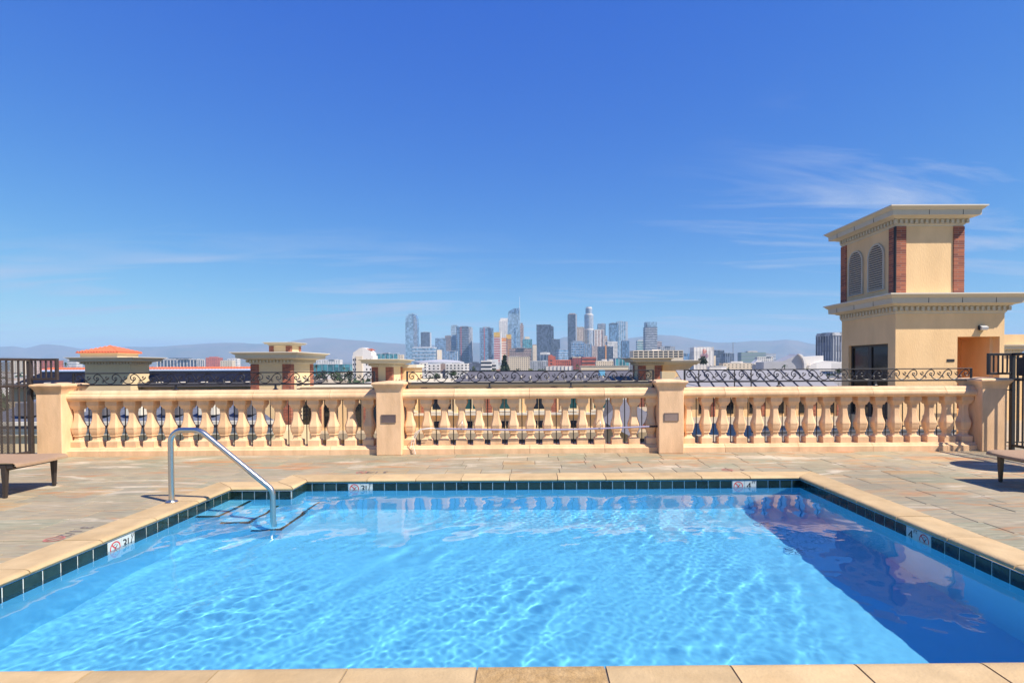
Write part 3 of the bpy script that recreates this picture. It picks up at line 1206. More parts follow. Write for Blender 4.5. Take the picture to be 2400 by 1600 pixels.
# ------------------------------------------------------------------ life hook on the middle bay
lilac = mat('anodised_pole', (0.42, 0.40, 0.55), 0.3, metal=0.4, var=0.05)
pole = thing('life_hook', 'long lilac metal pole with white loop hook hung across the balusters', 'rescue pole', (0, BY - 0.16, 0.4))
ys = -0.0
pp = []
for k in range(25):
    px = 1028 + (1543 - 1028) * k / 24
    t = k / 24
    py = 1004.5 + (998.5 - 1004.5) * t + 6.0 * math.sin(math.pi * t) ** 1.2 * 0.9
    w = at(px, py, BY - 0.16)
    pp.append((w.x, 0, w.z - 0.4))
MB().tube(pp, 0.0145, 12).build('pole', lilac, pole, 60)
MB().tube([pp[-2], pp[-1], (pp[-1][0] + 0.04, 0, pp[-1][2] + 0.003)], [0.0152, 0.0165, 0.0165], 10).build('grip', iron, pole, 60)
MB().tube([pp[1], pp[0], (pp[0][0] - 0.05, 0, pp[0][2])], [0.0175, 0.0175, 0.012], 10).build('ferrule', mat('ferrule_steel', (0.5, 0.52, 0.55), 0.3, metal=0.8), pole, 60)
white_wire = mat('white_plastic', (0.72, 0.72, 0.70), 0.45)
for d in (0, 1):
    w0 = [(1020, 1003), (1004, 1003 + d), (985, 1005 + 2 * d), (975 + 3 * d, 1014 + 2 * d), (966 + 5 * d, 1030), (963 + 6 * d, 1045), (967 + 5 * d, 1056), (971 + 3 * d, 1064)]
    pts = []
    for k, (px, py) in enumerate(w0):
        w = at(px, py, BY - 0.18 - 0.02 * d)
        pts.append((w.x, -0.02 - 0.02 * d, max(w.z, 0.012) - 0.4))
    MB().tube(pts, 0.0055, 6).build('loop_wire', white_wire, pole, 60)
for px in (1083, 1406):
    h0, h1 = at(px, 985, BY - 0.15), at(px, 1008, BY - 0.15)
    MB().tube([(h0.x, 0.10, h0.z - 0.40), (h0.x, -0.005, h0.z - 0.40), (h0.x + 0.004, -0.022, (h0.z + h1.z) / 2 - 0.4), (h1.x, -0.018, h1.z - 0.4), (h1.x, 0.016, h1.z - 0.41), (h1.x, 0.02, h1.z - 0.37)], 0.006, 6).build('hanger', mat('hanger_zinc', (0.5, 0.5, 0.5), 0.35, metal=0.7), pole, 60)

# ------------------------------------------------------------------ fences at both ends
def bar(mb, x0, x1, y0, y1, z0, z1):
    mb.cbox(min(x0, x1), max(x0, x1), min(y0, y1), max(y0, y1), z0, z1, 0.002)


def fence(side, m, label):
    """fence running from the end pier towards the camera, with an arm over the pier"""
    X0 = -8.16 if side < 0 else 7.93
    ytop = 1.605
    t = thing('metal_fence', label, 'fence', (X0, 8.86, 0))
    s = -side
    pw = 0.030
    MB().cbox(-pw, pw, -pw, pw, 0.0, ytop - 0.031, 0.003).build('post', m, t)
    # arm over the pier
    ax0, ax1 = s * 0.031, s * (0.42 if side < 0 else 0.375)
    b = MB()
    bar(b, ax0, ax1, -0.022, 0.022, ytop - 0.03, ytop + 0.008)
    b.build('arm_rail', m, t)
    b = MB()
    bar(b, ax0, ax1, -0.022, 0.022, 1.262, 1.296)
    b.build('arm_rail', m, t)
    b = MB()
    bar(b, ax1 + s * 0.001, ax1 + s * 0.038, -0.022, 0.022, 1.262, ytop + 0.008)
    b.build('post', m, t)
    for k in range(4):
        xk = ax0 + (ax1 - ax0) * (k + 0.75) / 4.6
        MB().cbox(xk - 0.010, xk + 0.010, -0.010, 0.010, 1.297, ytop - 0.031, 0.002).build('picket', m, t)
    L = 3.2
    MB().cbox(-0.024, 0.024, -L, 0.030, ytop - 0.030, ytop + 0.010, 0.003).build('top_rail', m, t)
    MB().cbox(-0.022, 0.022, -L, -0.031, 0.075, 0.115, 0.003).build('bottom_rail', m, t)
    MB().cbox(-0.020, 0.020, -L, -0.031, 1.16, 1.19, 0.003).build('middle_rail', m, t)
    pk = MB().cbox(-0.011, 0.011, -0.011, 0.011, 0.1155, ytop - 0.031, 0.002).mesh('picket', m)
    n = int(L / 0.098)
    for k in range(n):
        if abs(k - 5) < 0.5 and side < 0:
            MB().cbox(-0.03, 0.03, -0.03, 0.03, 0.0, ytop - 0.031, 0.003).build('post', m, t).location = (0, -(k + 1) * 0.098, 0)
        else:
            put('picket', pk, t, (0, -(k + 1) * 0.098, 0))
    # hinge strap to the pier
    MB().cbox(s * 0.031, s * 0.13, -0.012, 0.012, 1.0, 1.02, 0.002).build('strap', m, t)
    if side < 0:
        # expanded metal screen: crossed strands
        b = MB()
        y0, y1, z0, z1 = -0.62, -0.30, 0.12, 1.56
        st = 0.045
        k = -int((z1 - z0) / st)
        nn = int(((y1 - y0) * 2.2 + (z1 - z0)) / st)
        for i in range(nn + 1):
            for sgn in (1, -1):
                c = i * st
                pts = []
                for yy in (y0, y1):
                    zz = z0 + c - (yy - y0) * 2.2 if sgn > 0 else z0 + c - (y1 - yy) * 2.2
                    pts.append((yy, zz))
                (ya, za), (yb, zb) = pts
                # clip in z
                def clip(ya, za, yb, zb):
                    for lim, hi in ((z0, False), (z1, True)):
                        if (za > lim) == hi and (zb > lim) == hi and za != lim:
                            return None
                        if ((za > lim) == hi) != ((zb > lim) == hi):
                            tt = (lim - za) / (zb - za)
                            yc = ya + (yb - ya) * tt
                            if (za > lim) == hi:
                                ya, za = yc, lim
                            else:
                                yb, zb = yc, lim
                    return ya, za, yb, zb
                r = clip(ya, za, yb, zb)
                if r and abs(r[0] - r[2]) > 0.01:
                    off = 0.014 + 0.003 * sgn
                    b.tube([(off, r[0], r[1]), (off, r[2], r[3])], 0.0035, 4)
        tag(b.build('mesh_screen', m, t), kind='stuff')
        MB().cbox(0.020, 0.026, -0.80, -0.60, 1.14, 1.50, 0.002).build('sign_plate', mat('green_sign', (0.05, 0.16, 0.06), 0.5), t)
    else:
        MB().cbox(-0.05, 0.05, -0.36, -0.12, 1.245, 1.54, 0.006).build('lock_box', iron, t)
    return t


fence(-1, bronze_paint, 'dark brown picket fence with mesh screen at the left edge')
fence(1, iron, 'black picket fence with lock box at the right edge')

# ------------------------------------------------------------------ sun loungers
sling = mat('tan_sling', (0.34, 0.22, 0.13), 0.8, var=0.08, vscale=30, bump=0.2, bscale=250)
dark_frame = mat('dark_bronze_frame', (0.050, 0.040, 0.036), 0.4, metal=0.3, var=0.15, vscale=20)


def lounger(x_end, y_near, y_far, s, h, label):
    """foot end at x_end, body running along s * x"""
    t = thing('sun_lounger', label, 'sun lounger', (x_end, (y_near + y_far) / 2, 0.0045), 'sun loungers beside the pool')
    hw = (y_far - y_near) / 2
    L = 1.95
    for yy in (-hw, hw):
        for xx in (s * 0.10, s * 1.35):
            b = MB()
            b.rings([[(xx - r0, yy - r0, z), (xx + r0, yy - r0, z), (xx + r0, yy + r0, z), (xx - r0, yy + r0, z)] for r0, z in ((0.013, 0.0), (0.015, 0.02), (0.026, h - 0.04), (0.026, h - 0.02))])
            b.build('leg', dark_frame, t)
            MB().lathe([(0.017, 0), (0.017, 0.012)], 10, (xx, yy, -0.001)).build('foot_cap', iron, t)
        b = MB()
        a, e = sorted((s * 0.0, s * L))
        b.cbox(a, e, yy - 0.016, yy + 0.016, h - 0.055, h - 0.005, 0.004)
        b.build('side_rail', dark_frame, t)
    for xx in (s * 0.10, s * 1.35):
        MB().cbox(xx - 0.016, xx + 0.016, -hw + 0.027, hw - 0.027, h - 0.085, h - 0.056, 0.004).build('cross_rail', dark_frame, t)
    # sling with a drooping foot end
    b = MB()
    n = 16
    rings = []
    prof = [(-0.055, h - 0.035), (-0.05, h - 0.012), (-0.02, h + 0.008), (0.06, h + 0.012), (0.5, h + 0.004), (1.22, h + 0.010)]
    for x, z in prof:
        r = []
        for k in range(n + 1):
            yy = -hw - 0.03 + (2 * hw + 0.06) * k / n
            sag = 0.02 * (1 - (2 * k / n - 1) ** 2) * (1 if x > -0.04 else 0.3)
            r.append((s * x, yy, z - sag))
        for k in range(n, -1, -1):
            yy = -hw - 0.03 + (2 * hw + 0.06) * k / n
            sag = 0.02 * (1 - (2 * k / n - 1) ** 2) * (1 if x > -0.04 else 0.3)
            r.append((s * x, yy, z - sag - 0.006))
        rings.append(r)
    b.rings(rings)
    b.build('seat_sling', sling, t, 50, fix=True)
    b = MB()
    b.rings([[(s * x, -hw - 0.02, z), (s * x, hw + 0.02, z), (s * x, hw + 0.02, z - 0.01), (s * x, -hw - 0.02, z - 0.01)] for x, z in ((1.24, h + 0.012), (1.6, h + 0.16), (1.93, h + 0.33))])
    b.build('back_sling', sling, t, 50, fix=True)


lounger(-5.80, 6.08, 6.70, -1, 0.385, 'tan sling lounger with dark frame at the left edge of the deck')
lounger(5.62, 5.92, 6.54, 1, 0.375, 'tan sling lounger with dark frame at the right edge of the deck')
rtb = thing('round_table', 'round dark table beyond the right edge, casting the oval shadow on the paving', 'table', (7.20, 7.13, 0.0045))
MB().lathe([(0.43, 0.985), (0.44, 0.99), (0.44, 1.005), (0.43, 1.01)], 40).build('table_top', dark_frame, rtb, 35)
MB().lathe([(0.035, 0.02), (0.03, 0.985)], 16).build('column', dark_frame, rtb, 35)
MB().lathe([(0.24, 0.0), (0.24, 0.01), (0.06, 0.03)], 32).build('base', dark_frame, rtb, 35)

# ------------------------------------------------------------------ the apartment block round the pool deck
stucco = mat('cream_stucco', (0.82, 0.56, 0.285), 0.9, stretch=(1, 1, 0.35), var=0.12, vscale=1.4, bump=0.35, bscale=30, second=(0.77, 0.51, 0.25))
stucco_pale = mat('pale_stucco', (0.72, 0.55, 0.31), 0.9, var=0.05, vscale=1.0)
stucco_inner = mat('bounce_lit_stucco', (0.70, 0.36, 0.13), 0.9, var=0.04, vscale=1.2)  # warm light bounced inside the doorway is put into this colour
trim = mat('grey_trim', (0.56, 0.50, 0.37), 0.8, var=0.06, vscale=2.0, rand=0.05)
trim_cap = mat('white_flashing', (0.66, 0.60, 0.48), 0.6, var=0.04)
dark_glass = mat('dark_glass', (0.012, 0.014, 0.016), 0.06, var=0.2, vscale=1.0)
green_glass = mat('green_glass', (0.020, 0.075, 0.070), 0.08, var=0.3, vscale=2.0)
frame_dark = mat('dark_window_frame', (0.025, 0.022, 0.022), 0.5)
slat_mat = mat('louvre_grey', (0.60, 0.46, 0.30), 0.7, var=0.05)
seam_roof = mat('pale_membrane', (0.25, 0.25, 0.265), 0.7, var=0.05, vscale=1.2)
grey_roof = mat('grey_roofing', (0.11, 0.105, 0.115), 0.85, var=0.10, vscale=0.8)
blue_roof = mat('blue_grey_roofing', (0.11, 0.125, 0.17), 0.8, var=0.10, vscale=1.2)
concrete = mat('pale_concrete', (0.42, 0.33, 0.21), 0.9, var=0.08, vscale=0.8)
red_tile = mat('red_roof_tile', (0.56, 0.13, 0.06), 0.8, var=0.25, vscale=9, rand=0.15)


def brick_material():
    m = bpy.data.materials.new('red_brick')
    m.use_nodes = True
    n, l = m.node_tree.nodes, m.node_tree.links
    b = n['Principled BSDF']
    geo = n.new('ShaderNodeNewGeometry')
    sp = n.new('ShaderNodeSeparateXYZ')
    l.new(geo.outputs['Position'], sp.inputs[0])
    ad = n.new('ShaderNodeMath')
    l.new(sp.outputs['X'], ad.inputs[0])
    l.new(sp.outputs['Y'], ad.inputs[1])
    cb = n.new('ShaderNodeCombineXYZ')
    l.new(ad.outputs[0], cb.inputs[0])
    l.new(sp.outputs['Z'], cb.inputs[1])
    br = n.new('ShaderNodeTexBrick')
    br.inputs['Scale'].default_value = 1.0
    br.inputs['Brick Width'].default_value = 0.40
    br.inputs['Row Height'].default_value = 0.068
    br.inputs['Mortar Size'].default_value = 0.007
    br.inputs['Bias'].default_value = -0.1
    br.inputs['Color1'].default_value = (0.42, 0.12, 0.055, 1)
    br.inputs['Color2'].default_value = (0.17, 0.045, 0.035, 1)
    br.inputs['Mortar'].default_value = (0.32, 0.22, 0.16, 1)
    l.new(cb.outputs[0], br.inputs['Vector'])
    l.new(br.outputs['Color'], b.inputs['Base Color'])
    b.inputs['Roughness'].default_value = 0.85
    bp = n.new('ShaderNodeBump')
    bp.inputs['Strength'].default_value = 0.4
    bp.inputs['Distance'].default_value = 0.01
    bp.invert = True
    l.new(br.outputs['Fac'], bp.inputs['Height'])
    l.new(bp.outputs[0], b.inputs['Normal'])
    return m


brick = brick_material()


def cornice(t, x0, x1, y0, y1, z0, h, o, joints=True):
    """moulded cornice with dentils: z0 = top of the wall, h = height, o = overhang"""
    p = [(0.03, 0.0), (0.03, 0.05), (0.06, 0.07), (0.10, 0.10), (0.10, 0.36), (0.30, 0.40), (0.36, 0.44), (0.72, 0.50), (0.74, 0.78), (0.80, 0.80), (0.92, 0.90), (0.95, 0.93)]
    MB().ringbox(x0, x1, y0, y1, [(a * o, z0 + b * h) for a, b in p]).build('cornice', trim, t)
    MB().ringbox(x0, x1, y0, y1, [(0.93 * o, z0 + 0.931 * h), (1.0 * o, z0 + 0.935 * h), (1.0 * o, z0 + 1.0 * h), (0.0, z0 + 1.03 * h)]).build('roof_flashing', trim_cap, t)
    d = MB()
    s = 0.14 * h if h > 0.5 else 0.2 * h
    xa, xb, ya, yb = x0 - 0.26 * o, x1 + 0.26 * o, y0 - 0.26 * o, y1 + 0.26 * o
    zA, zB = z0 + 0.15 * h, z0 + 0.365 * h
    n = max(3, int((xb - xa) / (2 * s)))
    for k in range(n + 1):
        x = xa + (xb - xa - s) * k / n
        d.box(x, x + s, ya, y0 - 0.099 * o, zA, zB)
    n = max(3, int((yb - ya) / (2 * s)))
    for k in range(1, n):
        yv = ya + (yb - ya - s) * k / n
        if 0.26 * o < 5:
            d.box(xa, x0 - 0.099 * o, yv, yv + s, zA, zB)
            d.box(x1 + 0.099 * o, xb, yv, yv + s, zA, zB)
    tag(d.build('dentil_course', trim, t), kind='stuff')
    if joints:
        j = MB()
        L = 1.05
        n = int((x1 - x0 + 2 * o) / L)
        for k in range(1, n + 1):
            x = x0 - o + k * L + 0.2
            if x < x1:
                j.box(x - 0.005, x + 0.005, y0 - 0.747 * o, y0 - 0.6 * o, z0 + 0.515 * h, z0 + 0.79 * h)
        n = int((y1 - y0 + 2 * o) / L)
        for k in range(1, n + 1):
            yv = y0 - o + k * L
            if yv < y1:
                j.box(x0 - 0.747 * o, x0 - 0.6 * o, yv - 0.005, yv + 0.005, z0 + 0.515 * h, z0 + 0.79 * h)
        if j.v:
            tag(j.build('cornice_joint', frame_dark, t), kind='stuff')


def corner_bricks(t, x0, x1, y0, y1, z0, z1, w=0.33, corners=('fl', 'fr', 'bl', 'br')):
    for c in corners:
        cx, sx = (x0, 1) if c[1] == 'l' else (x1, -1)
        cy, sy = (y0, 1) if c[0] == 'f' else (y1, -1)
        xs = sorted((cx - sx * 0.035, cx + sx * w))
        ys = sorted((cy - sy * 0.035, cy + sy * w))
        MB().box(xs[0], xs[1], ys[0], ys[1], z0, z1).build('brick_corner', brick, t)


def arch_louvre(t, plane, u, v0, v1, c0, w, pitch=0.075):
    """arched louvred vent; plane 'x-' at x=u running along y (c0 = centre), or 'y-' at y=u along x"""
    pts = []
    r = w / 2
    zc = v1 - r
    outer = [(-r, v0), (r, v0)] + [(r * math.cos(a), zc + r * math.sin(a)) for a in [math.pi * k / 14 for k in range(15)]]
    inner = [(x * 0.86, (z - v0 - (v1 - v0) / 2) * 0.95 + v0 + (v1 - v0) / 2) for x, z in outer]
    n = len(outer)

    def P(a, z, d):
        return (u - d, c0 + a, z) if plane == 'x-' else (c0 + a, u - d, z)
    if plane == 'x+':
        def P(a, z, d):
            return (u + d, c0 + a, z)
    b = MB()
    vs = [P(x, z, 0.05) for x, z in outer] + [P(x, z, 0.05) for x, z in inner] + [P(x, z, 0.0) for x, z in outer] + [P(x, z, 0.015) for x, z in inner]
    fs = []
    for i in range(n):
        j = (i + 1) % n
        fs += [(i, j, n + j, n + i), (i, 2 * n + i, 2 * n + j, j), (n + i, n + j, 3 * n + j, 3 * n + i)]
    b.add(vs, fs)
    f = b.build('louvre_frame', trim, t, fix=True)
    MB().add([P(x, z, 0.012) for x, z in inner], [tuple(range(n))]).build('vent_back', frame_dark, f)
    z = v0 + 0.06
    while z < v1 - 0.05:
        hw = r * 0.85
        if z > zc:
            hw = math.sqrt(max(r * r - (z - zc) ** 2, 0)) * 0.85
        if hw > 0.04:
            sl = MB()
            q = [P(-hw, z, 0.048), P(hw, z, 0.048), P(hw, z + pitch * 0.55, 0.016), P(-hw, z + pitch * 0.55, 0.016),
                 P(-hw, z + 0.012, 0.052), P(hw, z + 0.012, 0.052), P(hw, z + pitch * 0.55 + 0.012, 0.02), P(-hw, z + pitch * 0.55 + 0.012, 0.02)]
            sl.add(q, [(0, 1, 2, 3), (4, 5, 6, 7), (0, 1, 5, 4), (1, 2, 6, 5), (2, 3, 7, 6), (3, 0, 4, 7)])
            sl.build('slat', slat_mat, f, fix=True)
        z += pitch


# ---- the tower on the right
TX0, TX1, TU1, TY0, TY1 = 11.5, at(2354, 800, 17).x, at(2256, 600, 17).x, 17.0, 19.95
tw = thing('roof_tower', 'two-tier cream tower with brick corners and arched louvres on the right', 'tower', (TX0, TY0, -1.1))
tw_off = Vector((TX0, TY0, -1.1))


def wrap(t, off):
    """children are built in world coordinates, then shifted into the thing's frame"""
    for c in t.children:
        c.location = Vector(c.location) - off


RX0, RX1, RZ = at(2244, 800, 17).x, at(2343, 800, 17).x, 2.29
w = MB()
# front wall with the doorway left open
w.box(TX0, RX0, TY0, TY0 + 0.25, -1.1, 3.02).box(RX1, TX1, TY0, TY0 + 0.25, -1.1, 3.02).box(RX0, RX1, TY0, TY0 + 0.25, RZ, 3.02)
w.box(TX1 - 0.25, TX1, TY0 + 0.25, TY1, -1.1, 3.02).box(TX0, TX1, TY1 - 0.2, TY1 - 0.001, -1.1, 3.02).box(TX0 + 0.0, TX1, TY0 + 0.25, TY1 - 0.2, 2.93, 3.019)
# left wall with the window opening
WY0, WY1, WZ0, WZ1 = 17.36, 19.52, -0.35, 2.10
w.box(TX0, TX0 + 0.25, TY0 + 0.25, WY0, -1.1, 2.929).box(TX0, TX0 + 0.25, WY1, TY1 - 0.2, -1.1, 2.929).box(TX0, TX0 + 0.25, WY0, WY1, WZ1, 2.929).box(TX0, TX0 + 0.25, WY0, WY1, -1.1, WZ0)
w.build('lower_wall', stucco, tw)
MB().box(RX0 - 0.15, RX0 - 0.001, TY0 + 0.251, TY0 + 1.4, -1.1, RZ + 0.3).box(RX1 + 0.001, RX1 + 0.06, TY0 + 0.251, TY0 + 1.4, -1.1, RZ + 0.3).box(RX0 - 0.15, RX1 + 0.06, TY0 + 1.4, TY0 + 1.5, -1.1, RZ + 0.3).box(RX0 - 0.001, RX1 + 0.001, TY0 + 0.251, TY0 + 1.4, RZ + 0.001, RZ + 0.1).box(RX0 - 0.15, RX1 + 0.06, TY0 - 0.001 + 0.26, TY0 + 1.4, -1.1, -0.02).build('entrance_recess', stucco_inner, tw)
MB().box(at(2283, 848, 18.3).x, at(2322, 848, 18.3).x, TY0 + 1.385, TY0 + 1.399, at(2300, 858, 18.3).z, at(2300, 839, 18.3).z).build('notice_board', frame_dark, tw)
MB().lathe([(0.07, 0.0), (0.07, 0.03), (0.05, 0.06), (0.01, 0.075)], 12, (at(2273, 808, 18.3).x, TY0 + 1.36, 2.0)).build('dome_camera', trim_cap, tw, 40)
px_ = at(2219, 845, 17).x
MB().cbox(px_, px_ + 0.24, TY0 - 0.015, TY0 - 0.001, 1.50, 1.585, 0.004).build('door_plaque', frame_dark, tw)
lx = at(2299, 772, 17).x
lamp = MB().cbox(lx - 0.11, lx + 0.11, TY0 - 0.08, TY0 - 0.001, 2.49, 2.64, 0.02).build('wall_light', frame_dark, tw)
MB().prism([(TY0 - 0.081, 2.62), (TY0 - 0.16, 2.58), (TY0 - 0.13, 2.50), (TY0 - 0.081, 2.48)], lx - 0.08, lx + 0.12, 'x').build('lens', mat('lamp_lens', (0.65, 0.66, 0.64), 0.2), lamp, fix=True)
win = MB().box(TX0 + 0.10, TX0 + 0.16, WY0, WY1, WZ0, WZ0 + 0.08).box(TX0 + 0.10, TX0 + 0.16, WY0, WY1, WZ1 - 0.08, WZ1).box(TX0 + 0.10, TX0 + 0.16, WY0, WY0 + 0.08, WZ0 + 0.08, WZ1 - 0.08) \
    .box(TX0 + 0.10, TX0 + 0.16, WY1 - 0.08, WY1, WZ0 + 0.08, WZ1 - 0.08).box(TX0 + 0.09, TX0 + 0.17, (WY0 + WY1) / 2 - 0.1, (WY0 + WY1) / 2 + 0.1, WZ0 + 0.081, WZ1 - 0.081).build('window', frame_dark, tw)
for ya, yb in ((WY0 + 0.08, (WY0 + WY1) / 2 - 0.1), ((WY0 + WY1) / 2 + 0.1, WY1 - 0.08)):
    MB().box(TX0 + 0.125, TX0 + 0.135, ya, yb, WZ0 + 0.08, WZ1 - 0.08).build('pane', dark_glass, win)
cornice(tw, TX0, TX1, TY0, TY1, 3.02, 0.60, 0.45)
w = MB().box(TX0, TU1, TY0, TY1, 3.64, 5.75)
w.build('upper_wall', stucco, tw)
corner_bricks(tw, TX0, TU1, TY0, TY1, 3.641, 5.749, 0.30)
arch_louvre(tw, 'x-', TX0 - 0.001, 3.87, 5.42, 17.95, 0.86)
arch_louvre(tw, 'x-', TX0 - 0.001, 3.87, 5.42, 19.08, 0.86)
MB().box(TX0 - 0.045, TX0 - 0.036, TY0 + 0.03, TY0 + 0.05, 3.65, 5.74).tube([(TX0 - 0.06, TY0 - 0.06, 3.65), (TX0 - 0.06, TY0 - 0.06, 5.74)], 0.03, 8).build('downpipe', frame_dark, tw)
cornice(tw, TX0, TU1, TY0, TY1, 5.75, 0.56, 0.45)
wrap(tw, tw_off)

# walkway railing before the doorway
wr = thing('walkway_railing', 'low dark railing before the tower doorway', 'railing', (RX0, TY0 - 0.5, -1.1))
MB().cbox(-0.2, 1.7, -0.02, 0.02, 2.06, 2.10, 0.004).build('top_bar', iron, wr)
MB().cbox(-0.2, 1.7, -0.02, 0.02, 0.10, 0.14, 0.004).build('bottom_bar', iron, wr)
for k in range(15):
    MB().cbox(-0.18 + k * 0.13, -0.16 + k * 0.13, -0.01, 0.01, 0.0 if k % 7 == 0 else 0.141, 2.059, 0.003).build('picket', iron, wr)

# neighbouring block right of the tower
nb = thing('apartment_wing', 'yellow-cream wing with dentil cornice just right of the tower', 'building', (22.0, 24, -8))
o_ = Vector((22.0, 24, -8))
nx0, nx1 = at(2300, 800, 24).x, at(2700, 800, 24).x
MB().box(nx0, nx1, 24, 30, -8, 1.9).build('wall', stucco, nb)
cornice(nb, nx0, at(2394, 800, 24).x, 24, 30, 1.9, 0.35, 0.25, False)
MB().box(nx0, at(2396, 800, 24).x + 0.1, 23.9, 30, 2.27, 2.72).build('parapet', stucco, nb)
wrap(nb, o_)

terrace = MB().box(6.0, 24, 9.5, 33, -1.4, -1.1).build('roof_terrace', concrete)
tag(terrace, kind='structure')

cw_ = thing('curb_wall', 'low pale curb wall with dark rail seen through the right balusters', 'wall', (8.7, 14.6, -1.1))
MB().cbox(-2.7, 2.75, -0.1, 0.1, 0.0, 0.70, 0.01).build('wall', mat('pale_grey_render', (0.46, 0.43, 0.39), 0.9, var=0.08, vscale=1.5), cw_)
MB().cbox(-2.7, 2.75, -0.13, 0.13, 0.702, 0.76, 0.008).build('coping', mat('lead_capping', (0.07, 0.075, 0.085), 0.7), cw_)
MB().tube([(-2.7, 0, 0.86), (2.75, 0, 0.86)], 0.018, 8).build('rail', iron, cw_)
for k in range(7):
    MB().tube([(-2.6 + k * 0.88, 0, 0.755), (-2.6 + k * 0.88, 0, 0.86)], 0.012, 6).build('rail_post', iron, cw_)

# ---- roof with standing seams between the right bay and the tower
sr = thing('seamed_roof', 'pale grey sloping roof with dark standing seams, left of the tower', 'roof', (7.8, 26.4, -1.1))
sx0, sx1 = 7.75, 15.4
ya, za, yb, zb = 26.4, 0.118, 28.9, 1.17
pitch = 0.70
xs = []
x = sx0
while x < sx1 - 0.01:
    xs.append((x, min(x + pitch, sx1)))
    x += pitch
for a, b in xs:
    MB().add([(a + 0.006, ya, za), (b - 0.006, ya, za), (b - 0.006, yb, zb), (a + 0.006, yb, zb),
              (a + 0.006, ya, za - 0.06), (b - 0.006, ya, za - 0.06), (b - 0.006, yb, zb - 0.06), (a + 0.006, yb, zb - 0.06)],
             [(0, 1, 2, 3), (7, 6, 5, 4), (0, 4, 5, 1), (1, 5, 6, 2), (2, 6, 7, 3), (3, 7, 4, 0)]).build('roof_panel', seam_roof, sr, fix=True)
for a, b in xs[1:]:
    MB().add([(a - 0.02, ya - 0.02, za + 0.01), (a + 0.02, ya - 0.02, za + 0.01), (a + 0.02, yb, zb + 0.01), (a - 0.02, yb, zb + 0.01),
              (a - 0.02, ya - 0.02, za + 0.04), (a + 0.02, ya - 0.02, za + 0.04), (a + 0.02, yb, zb + 0.04), (a - 0.02, yb, zb + 0.04)],
             [(0, 1, 2, 3), (4, 5, 6, 7), (0, 1, 5, 4), (1, 2, 6, 5), (2, 3, 7, 6), (3, 0, 4, 7)]).build('seam', iron, sr, fix=True)
MB().box(sx0, sx1, ya + 0.1, yb + 2.0, -1.1, za - 0.07).build('wall', stucco, sr)
MB().box(sx0 - 0.1, sx1 - 0.1, ya - 0.14, ya + 0.09, za - 0.30, za - 0.07).build('gutter', trim, sr)
for k in range(6):
    xx = sx0 + 0.5 + k * 1.24
    MB().box(xx, xx + 0.45, ya + 0.06, ya + 0.099, -0.95, -0.28).build('window', dark_glass, sr)
    MB().box(xx + 0.58, xx + 0.78, ya + 0.04, ya + 0.099, -1.09, -0.18).build('brick_pilaster', brick, sr)
for k, (xx, yy) in enumerate(((8.4, 27.0), (10.0, 26.5), (10.9, 26.7))):
    MB().tube([(xx, yy, za + 0.2), (xx, yy, zb + 0.05)], 0.03, 6).build('vent_pipe', iron, sr)
wrap(sr, Vector((7.8, 26.4, -1.1)))
st = thing('stair_screen', 'cream triangular parapet behind the pier right of the pole', 'parapet', (6.3, 24, -1.1))
MB().prism([(at(1551, 860, 24).x - 6.3, 0.4), (at(1551, 860, 24).x - 6.3, at(1551, 870, 24).z + 1.1), (at(1584, 868, 24).x - 6.3, at(1584, 872, 24).z + 1.1), (at(1560, 900, 24).x - 6.3, 0.4)], 0, 0.3, 'y').build('wall', stucco_pale, st, fix=True)


